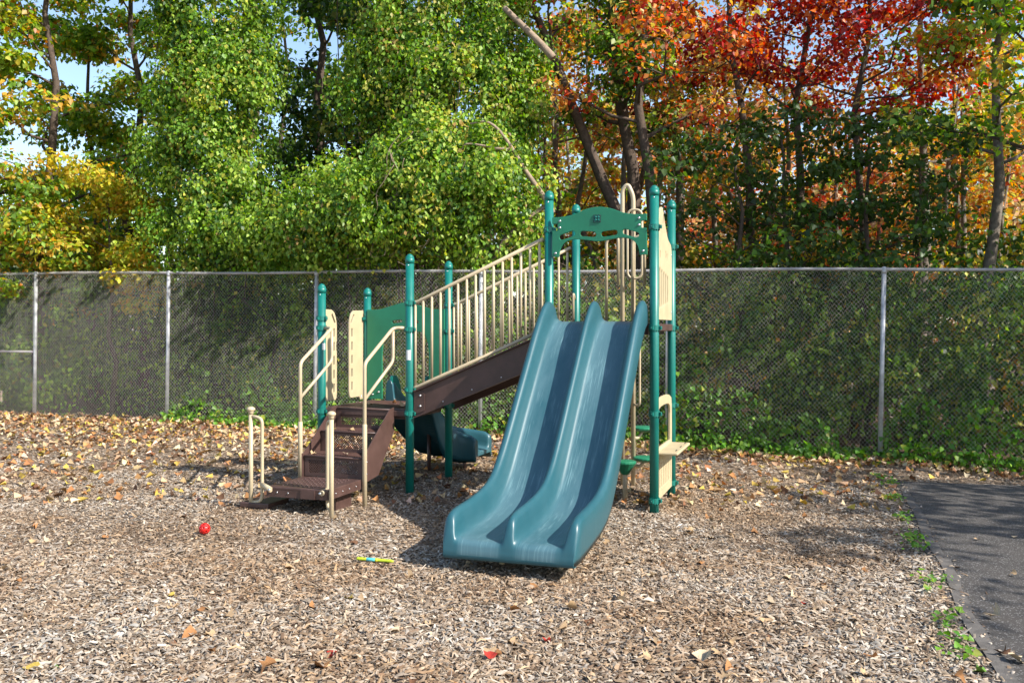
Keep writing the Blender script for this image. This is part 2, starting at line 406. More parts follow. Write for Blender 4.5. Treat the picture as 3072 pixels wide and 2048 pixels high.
# decks (brown, with a perforated grid of dimples)
def deck(name, p0, z, margin=.03):
    c = p0 + (u + v) * (SIDE / 2)
    o = MB().box((c.x, c.y, z - .02), (SIDE - .1, SIDE - .06, .04), u, v, UP, .008).box((c.x, c.y, z - .075), (SIDE - .14, SIDE - .1, .07), u, v, UP).build(name, M['brown'], ROOT)
    mb = MB()
    for i in range(24):
        q = p0 + u * (.12 + .035 * i) + v * (SIDE / 2)
        mb.box((q.x, q.y, z + .002), (.012, SIDE - .16, .006), u, v, UP)
    r = mb.build('tread_rib', M['brown'], o); r['kind'] = 'stuff'; return o
deck('deck', G, LZ); deck('deck', A, TZ)
# tower edge beam visible between B and D, and C-D
def beam(p, q, z, h, w_=.04):
    d = (q - p).normalized(); c = (p + q) / 2
    return MB().box((c.x, c.y, z), ((q - p).length - 2 * PR - .02, w_, h), d, d.cross(UP), UP, .006).build('deck_beam', M['brown'], ROOT)
beam(B, D, 1.74, .07); beam(C, D, 1.74, .07); beam(G, E, .835, .06, .03); beam(H, Fp, .835, .06); beam(G, H, .835, .06)

# ---------------------------------------------------------------- double slide
def catmull(xs_, ys_, x):
    return np.interp(x, xs_, ys_)
def smooth_profile(pts, n):
    pts = np.array(pts, float); out = []
    m = len(pts)
    for i in range(m - 1):
        p0, p1, p2, p3 = pts[max(i - 1, 0)], pts[i], pts[i + 1], pts[min(i + 2, m - 1)]
        for k in range(n):
            t = k / n
            out.append(.5 * ((2 * p1) + (-p0 + p2) * t + (2 * p0 - 5 * p1 + 4 * p2 - p3) * t * t + (-p0 + 3 * p1 - 3 * p2 + p3) * t ** 3))
    out.append(pts[-1]); return np.array(out)
# columns: s, bed z, wall height, skirt depth
prof = smooth_profile([(-.03, 1.80, .15, .03), (.03, 1.795, .20, .05), (.14, 1.765, .21, .07), (.36, 1.62, .18, .09), (.62, 1.37, .165, .10), (.90, 1.08, .16, .10),
                       (1.18, .78, .16, .10), (1.42, .53, .17, .10), (1.62, .375, .18, .11), (1.85, .285, .19, .11), (2.15, .245, .19, .11),
                       (2.40, .23, .19, .12), (2.53, .226, .18, .125), (2.60, .224, .145, .125), (2.642, .214, .075, .115), (2.668, .196, .02, .098), (2.680, .165, .0, .045), (2.686, .13, .0, .008), (2.682, .104, .0, .004), (2.665, .092, .0, .003), (2.60, .090, .0, .002)], 5)
def section(T0, T1, divs, W=.085, DW=.036, R=.085):
    """(t, kind h factor, worn) across the slide; walls are rounded, the bed is flat with soft corners"""
    out = [(T0 + .012, -1.0, 0), (T0, -.5, 0), (T0 - .002, .35, 0), (T0 + .004, .80, 0), (T0 + .02, .96, 0), (T0 + .042, 1.0, 0), (T0 + .064, .95, 0), (T0 + .08, .78, 0),
           (T0 + .09, .45, 0), (T0 + .10, .2, .1), (T0 + .12, .06, .4), (T0 + .155, .0, 1)]
    prev = T0 + .155
    for d in divs:
        for k in (1, 2, 3): out.append((prev + (d - .10 - prev) * k / 4, 0, 1))
        out += [(d - .10, 0, 1), (d - .07, .06, .4), (d - .052, .2, .1), (d - .042, .45, 0), (d - .034, .78, 0), (d - .02, .95, 0), (d, 1.0, 0)]
        out += [(d + .02, .95, 0), (d + .034, .78, 0), (d + .042, .45, 0), (d + .052, .2, .1), (d + .07, .06, .4), (d + .10, 0, 1)]
        prev = d + .10
    for k in (1, 2, 3): out.append((prev + (T1 - .155 - prev) * k / 4, 0, 1))
    out += [(T1 - .155, 0, 1), (T1 - .12, .06, .4), (T1 - .10, .2, .1), (T1 - .09, .45, 0), (T1 - .08, .78, 0), (T1 - .064, .95, 0), (T1 - .042, 1.0, 0), (T1 - .02, .96, 0),
            (T1 - .004, .80, 0), (T1 + .002, .35, 0), (T1, -.5, 0), (T1 - .012, -1.0, 0)]
    return out
def make_slide(name, sec, frames, parent, mt, label=None):
    """frames: list of (origin, side vector, normal vector, wall h, skirt d, s, squeeze)"""
    V = []; UVW = []; m = len(sec)
    for (o_, sd_, nn, h, dsk, s_, sq) in frames:
        tc_ = (sec[0][0] + sec[-1][0]) / 2
        for (t, hf, wn) in sec:
            tt = tc_ + (t - tc_) * sq
            hh = h * hf if hf >= 0 else dsk * hf
            V.append(o_ + sd_ * tt + nn * hh); UVW.append((s_, t, wn))
        for (t, hf, wn) in (sec[-1], sec[0]):
            tt = tc_ + (t - tc_) * sq * (.9)
            V.append(o_ + sd_ * tt - nn * min(.045, dsk)); UVW.append((s_, t, 0))
    m += 2; n = len(frames)
    F = [(i * m + k, i * m + (k + 1) % m, (i + 1) * m + (k + 1) % m, (i + 1) * m + k) for i in range(n - 1) for k in range(m)]
    F = [tuple(reversed(f)) for f in F]
    F.append(tuple(range(m))); F.append(tuple((n - 1) * m + k for k in reversed(range(m))))
    mb = MB(); mb.add(V, F, True); mb.sm[-1] = mb.sm[-2] = False
    o = mb.build(name, mt, parent)
    a = o.data.attributes.new('suv', 'FLOAT_VECTOR', 'POINT')
    a.data.foreach_set('vector', np.array(UVW, dtype=np.float32).ravel())
    return o
frames = []
for i, (s_, z, h, d) in enumerate(prof):
    a = prof[max(i - 1, 0)]; b = prof[min(i + 1, len(prof) - 1)]
    ds, dz = b[0] - a[0], b[1] - a[1]; L = math.hypot(ds, dz); ds /= L; dz /= L
    if i > len(prof) - 30: ds, dz = max(ds, .05), dz
    nn = (UP * ds + (-v) * (-dz)).normalized()
    # keep the walls near upright towards the lip
    k = min(1, max(0, (s_ - 2.2) / .4)); nn = (nn * (1 - k) + UP * k).normalized() if i < len(prof) - 30 else UP
    sq = 1 - .035 * max(0, (s_ - 2.56) / .11) ** 2 if s_ > 2.56 and i < len(prof) - 17 else (.955 if i >= len(prof) - 17 else 1)
    frames.append((A - v * s_ + UP * z, u, nn, max(h, 0), max(d, .004), s_, sq))
SL = make_slide('double_slide', section(-.02, .99, [.485]), frames, ROOT, M['slide'])
SL['label'] = 'faded teal blue moulded double slide'
# entry lip plate and slide legs
MB().box(P(A, .485, -.03, 1.795), (.9, .05, .012), u, v, UP).build('entry_lip', M['brown'], SL)
for t in (.33, .78):
    q = P(A, t, 2.35, 0); zb = gz(q.x, q.y)
    MB().tube([(q.x, q.y, zb - .05), (q.x, q.y, .21)], .022, 10).build('slide_leg', M['tan'], SL)
for t in (.15, .82):
    q = P(A, t, 1.3, 0); MB().tube([(q.x, q.y, -.1), (q.x, q.y, .55)], .024, 10).build('slide_leg', M['tan'], SL)

# ---------------------------------------------------------------- header panel over the slide entry
def cubic(pts, n=6): return [tuple(p) for p in smooth_profile(pts, n)]
a0, a1 = .055, .985
topc = cubic([(a0, 2.82), (.16, 2.822), (.28, 2.845), (.40, 2.89), (.52, 2.905), (.64, 2.885), (.76, 2.84), (.88, 2.82), (a1, 2.82)], 5)
right = [(a1, 2.765), (a1 - .055, 2.76), (a1 - .055, 2.69), (a1, 2.685), (a1 + .005, 2.44), (a1 - .06, 2.435)]
arch = cubic([(a1 - .065, 2.47), (a1 - .085, 2.53), (a1 - .14, 2.585), (a1 - .24, 2.605), (.62, 2.59), (.52, 2.578), (.42, 2.59), (a0 + .24, 2.605), (a0 + .14, 2.585), (a0 + .085, 2.53), (a0 + .065, 2.47)], 4)
left = [(a0 + .06, 2.435), (a0 - .005, 2.44), (a0, 2.685), (a0 + .055, 2.69), (a0 + .055, 2.76), (a0, 2.765)]
holes = [slot(.205, 2.642, .175, .03, .30), slot(.415, 2.648, .17, .03, -.10), slot(.625, 2.648, .17, .03, .10), slot(.835, 2.642, .175, .03, -.30)]
hdr = sheet(topc + right + arch + left, holes, .022, .004, A - v * .055, u, -v).build('header_panel', M['green'], ROOT)
for (t, z) in ((.13, 2.785), (.13, 2.72), (.915, 2.785), (.915, 2.72), (.085, 2.47), (.955, 2.47)):
    bolt(hdr, P(A, t, .066, z), -v, .013)
# embossed square emblem
ec = (.505, 2.795); fr = sheet([(ec[0] - .036, ec[1] - .036), (ec[0] + .036, ec[1] - .036), (ec[0] + .036, ec[1] + .036), (ec[0] - .036, ec[1] + .036)], [], .008, .001, A - v * .068, u, -v).build('emblem', M['black'], hdr)
mb = MB()
for i in (-1, 1):
    for j in (-1, 1):
        q = P(A, ec[0] + i * .0135, .073, ec[1] + j * .0135)
        mb.lathe(q, [(.0125, -.002), (.0125, .002), (.010, .004)], 12, Z=-v)
        mb.lathe(P(A, ec[0] + i * .029, .073, ec[1] + j * .029), [(.005, -.002), (.004, .003)], 8, Z=-v)
for i in (-1, 1):
    mb.box(P(A, ec[0] + i * .031, .073, ec[1]), (.004, .003, .04), u, v, UP).box(P(A, ec[0], .073, ec[1] + i * .031), (.04, .003, .004), u, v, UP)
mb.build('emblem', M['teal'], hdr)

# ---------------------------------------------------------------- sloping bridge between low deck and tower
SLOPE = .425; LEN = 1.523
bdir = (u + UP * SLOPE).normalized(); bnor = (UP - u * SLOPE).normalized()
bal_h = .868
bal_me = MB().tube([(0, 0, 0), (0, 0, bal_h)], .0135, 8).mesh('baluster')
for base, sgn in ((E, -1), (Fp, 1)):
    off = v * (sgn * .0)
    r0 = base + UP * 2.0 + off; b0 = base + UP * 1.12 + off
    pts = [r0 + u * .05, r0 + u * .09 + UP * .008, r0 + u * (LEN - .06) + UP * SLOPE * (LEN - .06)]
    pb = [b0 + u * .05 - UP * .01, b0 + u * .09, b0 + u * (LEN - .06) + UP * SLOPE * (LEN - .12)]
    mb = MB().tube(fillet(pts, .03), .0195, 12).tube(fillet(pb, .03), .0195, 12)
    mb.tube([r0 + u * .065, b0 + u * .065], .013, 8)
    rl = mb.build('bridge_railing', M['tan'], ROOT)
    for i in range(14):
        d = .155 + .0975 * i
        z = 1.12 + SLOPE * (d - .05) + .002
        link('baluster', bal_me, M['tan'], rl, base + u * d + UP * z)
    # brown side channel
    pl = base + off
    dd = [.06, LEN - .06]
    def chan(d, z): return pl + u * d + UP * z
    V = []; n_ = v * (sgn * 1.0)
    for o_ in (-.004, .004):
        for d, z in ((.06, .80), (LEN - .07, .80 + .405 * (LEN - .13)), (LEN - .07, 1.075 + SLOPE * (LEN - .13)), (.06, 1.075)):
            V.append(chan(d, z) + n_ * o_)
    mb = MB().add(V, [(0, 1, 2, 3), (7, 6, 5, 4), (0, 4, 5, 1), (1, 5, 6, 2), (2, 6, 7, 3), (3, 7, 4, 0)])
    for zz0, k in ((1.075, SLOPE), (.80, .405)):      # flanges top and bottom
        a_ = chan(.06, zz0) - n_ * .0; b_ = chan(LEN - .07, zz0 + k * (LEN - .13))
        mb.box((a_ + b_) / 2 + n_ * .018, ((b_ - a_).length, .045, .012), (b_ - a_), v, (b_ - a_).cross(v))
    ch = mb.build('bridge_side_channel', M['brown'], ROOT)
    # end bracket plates with bolts
    V = []
    q = [(.055, .835), (.175, .875), (.175, 1.04), (.15, 1.075), (.055, 1.09)]
    for o_ in (.006, .014): V += [chan(d, z) + n_ * o_ for d, z in q]
    MB().add(V, [tuple(range(5)), tuple(range(9, 4, -1))] + [(i, (i + 1) % 5, 5 + (i + 1) % 5, 5 + i) for i in range(5)]).build('end_bracket', M['brown'], ch)
    for z in (.92, 1.03): bolt(ch, chan(.125, z) + n_ * .014, n_, .013)
    for d in (.38, .70, 1.02, 1.34): bolt(ch, chan(d, .845 + .405 * (d - .06)) + n_ * .004, n_, .008)
a_ = (E + Fp) / 2 + UP * .90; b_ = (A + C) / 2 + UP * 1.53
MB().box((a_ + b_) / 2, ((b_ - a_).length, SIDE - .04, .03), b_ - a_, v, bnor).build('bridge_deck', M['brown'], ROOT)
# tower railing at the entry from the bridge (short vertical handrails near A and C)
for base in (A, C):
    s_ = v * (.12 if base is A else -.12)
    MB().tube(fillet([base + s_ * .4 + UP * 2.05, base + s_ + UP * 2.12, base + s_ + UP * 1.80], .04), .014, 8).build('entry_handle', M['tan'], ROOT)

# ---------------------------------------------------------------- stairs, landing, transfer step
t0, t1 = .19, .86
steps = [(.015, .88), (.34, .665), (.665, .45)]; LAND = (.69, 1.33, .245)
mb = MB(); tm = (t0 + t1) / 2; wdt = t1 - t0 - .02
for i, (s_, z) in enumerate(steps):
    zl = steps[i + 1][1] if i < 2 else LAND[2]
    # riser frame around the perforated field: top strip, bottom strip, two ends
    hgt = z - zl
    mb.box(P(G, tm, s_ + .004, z - .022), (wdt, .008, .036), u, v, UP)
    if i == 0: mb.box(P(G, tm, s_ + .004, z - .055), (wdt, .008, .032), u, v, UP)
    mb.box(P(G, tm, s_ + .004, zl + .02), (wdt, .008, .036), u, v, UP)
    for tt in (t0 + .035, t1 - .035): mb.box(P(G, tt, s_ + .004, (z + zl) / 2), (.05, .009, hgt - .01), u, v, UP)
    if i < 2:
        s2 = steps[i + 1][0]
        mb.box(P(G, tm, (s_ + s2) / 2 + .012, zl), (wdt, s2 - s_ + .012, .012), u, v, UP)
        mb.tube([P(G, t0 + .012, s2 + .012, zl - .004), P(G, t1 - .012, s2 + .012, zl - .004)], .011, 8)
mb.tube([P(G, t0 + .012, .02, LZ - .008), P(G, t1 - .012, .02, LZ - .008)], .011, 8)
ST_ = mb.build('staircase', M['brown'], ROOT)
for i, (s_, z) in enumerate(steps):
    zl = (steps[i + 1][1] if i < 2 else LAND[2]) + .034; zh = z - (.07 if i == 0 else .036)
    mb = MB(); ta, tb = t0 + .058, t1 - .058; hh = zh - zl; pit = .027
    for k in range(int((tb - ta + hh) / pit)):
        for sg in (1, -1):
            x0 = ta - hh + k * pit; x1 = x0 + hh
            za, zb = (zl, zh)
            c0, c1 = max(x0, ta), min(x1, tb)
            if c1 <= c0: continue
            f0, f1 = (c0 - x0) / hh, (c1 - x0) / hh
            pa = (c0, za + f0 * hh); pb = (c1, za + f1 * hh)
            if sg < 0: pa = (ta + tb - pa[0], pa[1]); pb = (ta + tb - pb[0], pb[1])
            p_, q_ = P(G, pa[0], s_ + .003 + .001 * sg, pa[1]), P(G, pb[0], s_ + .003 + .001 * sg, pb[1])
            d_ = q_ - p_
            mb.box((p_ + q_) / 2, (d_.length, .004, .0065), d_, v, d_.cross(v))
    o = mb.build('perforated_riser', M['brown'], ST_); o['kind'] = 'stuff'
    # rib grooves on tread
    if i < 2:
        mb = MB(); s2 = steps[i + 1][0]
        for k in range(20): mb.box(P(G, t0 + .05 + k * .03, (s_ + s2) / 2 + .02, (steps[i + 1][1]) + .008), (.012, s2 - s_ - .06, .006), u, v, UP)
        o = mb.build('tread_rib', M['brown'], ST_); o['kind'] = 'stuff'
for k in range(4): bolt(ST_, P(G, t0 + .11 + k * .15, .009, LZ - .045), -v, .013)
for tt, sg in ((t0 - .006, -1), (t1 + .006, 1)):
    q = [(.0, .90), (.0, .66), (.36, .24), (.665, .20), (.70, .20), (.70, .475), (.66, .475), (.10, .885)]
    V = []
    for o_ in (-.005, .005): V += [P(G, tt + o_, s_, z) for s_, z in q]
    m_ = len(q)
    MB().add(V, [tuple(range(m_)), tuple(range(2 * m_ - 1, m_ - 1, -1))] + [(i, (i + 1) % m_, m_ + (i + 1) % m_, m_ + i) for i in range(m_)]).build('stringer', M['brown'], ST_)
# landing
ls = (LAND[0] + LAND[1]) / 2; lw = LAND[1] - LAND[0]
mb = MB().box(P(G, tm, ls, LAND[2] - .012), (t1 - t0 - .01, lw, .024), u, v, UP, .006)
for tt in (t0 + .01, t1 - .01): mb.box(P(G, tt, ls, LAND[2] - .055), (.016, lw - .012, .075), u, v, UP)
for s_ in (LAND[0] + .01, LAND[1] - .01): mb.box(P(G, tm, s_, LAND[2] - .055), (t1 - t0 - .04, .016, .075), u, v, UP)
mb.box(P(G, t0 + .45, LAND[1] + .002, LAND[2] - .052), (.15, .012, .082), u, v, UP)
ld = mb.build('landing', M['brown'], ROOT)
mb = MB()
for i in range(9):
    for j in range(8): mb.lathe(P(G, t0 + .12 + i * .055, LAND[0] + .08 + j * .065, LAND[2] + .001), [(.011, -.002), (.011, .004), (.007, .005), (.006, .0012)], 8)
o = mb.build('tread_button', M['brown'], ld); o['kind'] = 'stuff'
for k in range(4): bolt(ld, P(G, t1 - .001, LAND[0] + .12 + k * .13, LAND[2] - .05), u, .008)
for k in (0.06, .18): bolt(ld, P(G, t0 + .06 + k, LAND[1] + .0, LAND[2] - .05), -v, .008)
lg = MB().box(P(G, t1 - .12, LAND[0] + .2, .08), (.06, .3, .22), u, v, UP).build('landing_leg', M['brown'], ld)
# low transfer step
MB().box(P(G, .02, 1.10, .045), (.32, .36, .05), u, v, UP, .01).box(P(G, .02, 1.10, .01), (.29, .33, .08), u, v, UP).build('transfer_step', M['brown'], ROOT)
# stair handrails
for tt, po, sg in ((t1 + .028, E, 1), (t0 - .028, G, -1)):
    q = P(G, tt, .69, 0); zb = gz(q.x, q.y) if sg > 0 else .25
    pts = [P(G, tt, .69, zb - .1 if sg > 0 else .22), P(G, tt, .69, 1.385), P(G, tt, .06, 1.735), po + UP * 1.735 - (po - P(G, tt, .06, 0)).normalized() * .05]
    mb = MB().tube(fillet(pts, .055, 6), .0185, 12)
    pts = [P(G, tt, .69, 1.03), P(G, tt, .065, 1.385), P(G, tt, .065, 1.71)]
    mb.tube(fillet(pts, .06, 6), .0165, 10)
    hr = mb.build('stair_handrail', M['tan'], ROOT)
    MB().tube([P(G, tt, .69, zb - .1 if sg > 0 else .22), P(G, tt, .69, .785), P(G, tt, .69, .79)], [.0235, .0235, .020], 12).build('rail_sleeve', M['tan'], hr)
    for z in (.3, .42): bolt(hr, P(G, tt, .69, z) + u * (.023 * sg), u * sg, .007)
# grab loops with mushroom caps
for bp_, dv, lb in ((P(G, -.035, 1.245, 0), u * .125, 0), (P(G, .885, 1.325, 0), u * -.085 + v * .075, 1)):
    zb = gz(bp_.x, bp_.y); b_ = Vector((bp_.x, bp_.y, zb))
    o = MB().tube([b_ - UP * .2, b_ + UP * .93], .0215, 14).build('grab_post', M['tan'], ROOT)
    MB().lathe(b_ + UP * .93, [(.022, -.03), (.026, -.005), (.026, .0), (.04, .012), (.042, .022), (.034, .036), (.016, .046), (.001, .048)], 16).build('cap', M['tan'], o)
    lp = fillet([b_ + UP * .885, b_ + dv + UP * .87, b_ + dv + UP * .075, b_ + UP * .06], .075, 7)
    MB().tube(lp, .0165, 10).build('grab_loop', M['tan'], o)
    br = b_ + dv + UP * .235
    tgt = P(G, t0 + .06, LAND[1] + .012, .21) if lb == 0 else P(G, t1 - .07, LAND[1] + .012, .205)
    d_ = (tgt - br); dh = Vector((d_.x, d_.y, 0)).normalized()
    MB().tube([br, tgt + UP * .01], .026, 8).build('bracket', M['tan'], o)
    bolt(o, tgt + UP * .012 - v * .027, -v, .014)
# tan barrier panels on the open side between G and H
for base, dr, fl in ((G, v, 1), (H, -v, -1)):
    a0_, a1_ = .04, .385 if fl > 0 else .37
    out = [(a0_, .905), (a0_ + .02, .895), (a0_ + .07, .895), (a0_ + .09, .93), (a1_ - .03, .93), (a1_ - .008, .95), (a1_, 1.0)]
    out += [(a1_, 1.45), (a1_ - .012, 1.50), (a1_ - .012, 1.56), (a1_, 1.60)] if fl > 0 else []
    out += cubic([(a1_, 1.74), (a1_ - .012, 1.82), (a1_ - .05, 1.90), (a1_ - .11, 1.935)], 4) + [(a0_, 1.94)]
    hs = [slot(a1_ - .07, 1.84, .14, .018, 2.2)]
    for k in range(5): hs.append(slot(a1_ - .058, 1.06 + k * .155, .115, .019, math.pi / 2))
    n_ = dr.cross(UP)
    o = sheet(out, hs, .02, .004, base - u * .045, dr, n_).build('barrier_panel', M['tanp'], ROOT)
    for z in (.92,): bolt(o, base - u * .055 + dr * (a0_ + .03) + UP * z, -u, .011)
    for z in (.92, .93): bolt(o, base - u * .034 + dr * (a0_ + .05) + UP * z, u, .011)
    MB().box(base + dr * .05 - u * .03 + UP * 1.845, (.06, .05, .04), dr, u, UP, .006).build('bracket', M['tealdk'], o)
# green arch panel at the back with the small curved slide
oo = cubic([(.03, 1.95), (.18, 1.95), (.34, 1.99), (.525, 2.03), (.71, 1.99), (.87, 1.95), (1.02, 1.95)], 5)
oo += [(1.02, .90), (.83, .90), (.83, 1.45)] + cubic([(.82, 1.55), (.76, 1.68), (.64, 1.70), (.525, 1.75), (.41, 1.70), (.29, 1.68), (.23, 1.55)], 4) + [(.22, 1.45), (.22, .90), (.03, .90)]
gp = sheet(oo, [slot(.42, 1.81, .14, .022, .1), slot(.63, 1.81, .14, .022, -.1)], .022, .004, H - v * .05, u, -v).build('arch_panel', M['green'], ROOT)
for t, z in ((.10, .95), (.95, .95), (.18, .98), (.87, .98)): bolt(gp, H - v * .062 + u * t + UP * z, -v, .012)
# curved slide: starts at mid H-F heading +v and turns towards +u
frames = []; NS = 34; start = H + u * .525
Rr = .60
for i in range(NS):
    f = i / (NS - 1); s_ = f * 1.17
    if s_ < .15: pos = start + v * s_; dirv = v
    else:
        an = min((s_ - .15) / Rr, math.pi / 2); pos = start + v * .15 + v * (Rr * math.sin(an)) + u * (Rr * (1 - math.cos(an)))
        dirv = v * math.cos(an) + u * math.sin(an)
        ex = (s_ - .15) - Rr * math.pi / 2
        if ex > 0: pos += u * ex
    z = float(np.interp(s_, [0, .10, .25, .45, .65, .85, 1.05, 1.17], [.86, .84, .70, .48, .33, .26, .24, .23]))
    side = dirv.cross(UP)
    hz = float(np.interp(s_, [0, .1, .4, .9, 1.1, 1.17], [.26, .28, .25, .22, .2, .16]))
    frames.append((pos + UP * z - side * .28, side, UP, hz, float(np.interp(s_, [0, .2, .5, .8, 1.17], [.10, .22, .26, .16, .11])), s_, 1))
cs = make_slide('curved_slide', section(0, .56, []), frames, ROOT, M['slide'])
cs['label'] = 'small dark teal curved slide behind the low deck'
q = frames[-8][0] + frames[-8][1] * .28
MB().tube([(q.x, q.y, -.1), (q.x, q.y, .2)], .025, 8).build('slide_leg', M['brown'], cs)
q = frames[13][0] + frames[13][1] * .28
MB().tube([(q.x, q.y, -.1), (q.x, q.y, .45)], .025, 8).build('slide_leg', M['brown'], cs)
# hood of the curved slide seen through the arch
V = []; F = []
for t in (.30, .75):
    hd = cubic([(0, .88), (0, 1.12), (.05, 1.17), (.14, 1.15), (.22, 1.05), (.26, .90)], 3)
    V = [H + u * (t + o_) + v * (a_ + .02) + UP * z for o_ in (-.015, .015) for a_, z in hd]; m_ = len(hd)
    MB().add(V, [tuple(range(m_)), tuple(range(2 * m_ - 1, m_ - 1, -1))] + [(i, (i + 1) % m_, m_ + (i + 1) % m_, m_ + i) for i in range(m_)]).build('slide_hood', M['slide'].copy() if False else M['teal'], cs)

# ---------------------------------------------------------------- right side: tall tan panel, store panel with counter
up_ = cubic([(.05, 2.42), (.06, 2.60), (.15, 2.72), (.30, 2.90), (.42, 2.93), (.56, 2.80), (.74, 2.66), (.95, 2.60), (1.0, 2.50)], 4)
out = [(1.0, 1.82), (.05, 1.82)] + up_
hs = [slot(.26 + .12 * k, 2.13, .42 - .03 * k, .032, math.pi / 2) for k in range(5)] + [slot(.30, 2.46, .09, .02, math.pi / 2), slot(.70, 2.46, .09, .02, math.pi / 2), slot(.62, 2.48, .09, .02, math.pi / 2), slot(.46, 2.84, .12, .012, 1.2)]
o = sheet(out, hs, .022, .004, B + u * .0, v, u).build('side_panel', M['tanp'], ROOT)
for z in (1.9, 2.5):
    bolt(o, B + v * .1 + u * .012 + UP * z, u, .012); bolt(o, B + v * .95 + u * .012 + UP * z, u, .012)
outer = [(.05, .06), (1.0, .06), (1.0, .92)] + cubic([(.97, 1.0), (.80, 1.04), (.525, 1.05), (.25, 1.04), (.08, 1.0)], 3) + [(.05, .92)]
win = [(.14, .56), (.91, .56)] + cubic([(.91, .85), (.88, .92), (.78, .955), (.525, .965), (.27, .955), (.17, .92), (.14, .85)], 3)
hs = [win] + [slot(.15 + k * .107, .31, .34, .022, math.pi / 2) for k in range(8)]
sp_ = sheet(outer, hs, .024, .004, B + u * .0, v, u).build('store_panel', M['tanp'], ROOT)
c = B + v * .525 + u * .09 + UP * .52
mb = MB().box(c, (.24, .86, .03), u, v, UP, .012).box(c - u * .06 - UP * .05, (.04, .7, .08), u, v, UP)
ct = mb.build('counter', M['tanp'], sp_)
for k in (-.3, 0, .3): MB().tube([c + u * .08 + v * k + UP * .0155, c + u * .08 + v * (k + .08) + UP * .0155], .006, 6).build('coin_slot', M['black'], sp_)

# ---------------------------------------------------------------- back climber: arched pole with loops and pods
p1 = Vector((1.25, 10.30, 0)); p2 = Vector((1.368, 10.27, 0))
mb = MB().tube(fillet([p1 - UP * .3, p1 + UP * 3.30, p1 * .5 + p2 * .5 + UP * 3.36, p2 + UP * 3.22, p2 + UP * 2.9, p2 + UP * .0 - UP * .3], .06, 6), .0255, 14)
cl = mb.build('loop_climber', M['tan'], ROOT); cl['label'] = 'tall tan arched pole climber with green pod steps'
def ring(cx, cy, w_, z0, z1, dx=(1, 0, 0)):
    dx = Vector(dx).normalized(); c = Vector((cx, cy, 0)); a = w_ / 2
    pts = []
    for k in range(28):
        an = 2 * math.pi * k / 28
        x = a * math.copysign(abs(math.cos(an)) ** .7, math.cos(an))
        zc = (z1 - a) if math.sin(an) >= 0 else (z0 + a)
        pts.append(c + dx * x + UP * (zc + a * math.sin(an)))
    pts.append(pts[0]); return pts
MB().tube(ring(1.375, 10.2, .165, 2.29, 3.06, (1, -.2, 0)), .0145, 8).build('hand_loop', M['tan'], cl)
for (px, y0, z0, z1, k) in ((1.42, 10.12, .86, 1.56, 1),):
    q = Vector((px, y0, 0))
    MB().tube(fillet([p2 + UP * (z0 + .02), q + UP * z0, q + UP * z1, p2 + UP * (z1 + .02)], .07, 6), .014, 8).build('hand_loop', M['tan'], cl)
for h_, (bx_, by_) in zip((1, 2), ((1.03, 9.93), (1.30, 9.82))):
    b_ = Vector((bx_, by_, 0)); d_ = u * .13
    MB().tube(fillet([b_ + UP * 1.78, b_ + UP * 2.70, b_ + d_ + UP * 2.74, b_ + d_ + UP * 2.2], .06, 6), .0165, 10).build('entry_handle', M['tan'], ROOT)
def pod(x, y, z, r, armfrom=None, leg=False, big=False):
    c = Vector((x, y, z)); mb = MB()
    mb.lathe(c, [(r * .35, -.05 if not big else -.13), (r * .8, -.035 if not big else -.05), (r, -.015), (r, 0), (r * .93, .008), (r * .2, .012), (.001, .012)], 18, smooth=False)
    o = mb.build('pod_step', M['green'], cl)
    if armfrom is not None:
        a = Vector(armfrom)
        MB().tube(fillet([a, (a + c) / 2 - UP * .07, c - UP * .03], .05, 5), .018, 8).build('pod_arm', M['tan'], o)
    if leg:
        zb = gz(x, y); MB().tube([(x, y, zb - .1), (x, y, z - .03)], .026, 8).build('pod_leg', M['tan'], o)
    return o
pod(1.50, 10.42, .60, .145, p2 + UP * .5); pod(1.50, 10.2, .285, .145, p2 + UP * .2)
pod(1.17, 9.42, .355, .115, None, True, True)

# ------------------------------------------------------------------ toys on the ground
z = gz(-2.567, 7.6)
bc = Vector((-2.567, 7.6, z + .058)); bo = empty('ball', bc, 'red plastic ball with round holes lying on the wood mulch', 'ball')
bm = bmesh.new(); bmesh.ops.create_icosphere(bm, subdivisions=4, radius=.047)
dirs = [Vector(d).normalized() for d in [(-.35, -.85, -.35), (.1, -.9, .35), (.55, -.8, -.3), (-.45, -.75, .45), (.5, -.6, .7), (-.05, -.5, .9), (-.9, -.4, .15), (.9, -.4, .1), (-.75, -.5, -.5), (.1, -.8, -.75), (-.5, .3, .8), (.5, .4, .8), (0, 1, 0), (.8, .6, 0), (-.8, .6, 0), (0, .6, -.8)]]
dele = [f for f in bm.faces if any(f.calc_center_median().normalized().dot(d) > .988 for d in dirs)]
bmesh.ops.delete(bm, geom=dele, context='FACES')
me = bpy.data.meshes.new('shell'); bm.to_mesh(me); bm.free(); me.polygons.foreach_set('use_smooth', [True] * len(me.polygons))
ball = link('shell', me, M['red'], bo, bc); sm = ball.modifiers.new('thick', 'SOLIDIFY'); sm.thickness = .003
ty = 6.72; tx0, tx1 = (1069 - 1536) / 2731 * ty, (1182 - 1536) / 2731 * ty
wa = Vector((tx0, ty + .01, gz(tx0, ty) + .030)); wb = Vector((tx1, ty - .03, gz(tx1, ty) + .026))
wr = empty('bubble_wand', (wa + wb) / 2, 'lime yellow plastic tube with a cyan wrapper on the mulch beside the slide', 'toy')
lerp = lambda f: wa.lerp(wb, f)
MB().tube([lerp(f) for f in (0, .01, .04, .08, .14, .2, .30, .31)], [.006, .0105, .0125, .0115, .0125, .0115, .0118, .011], 14).build('tube', M['lime'], wr)
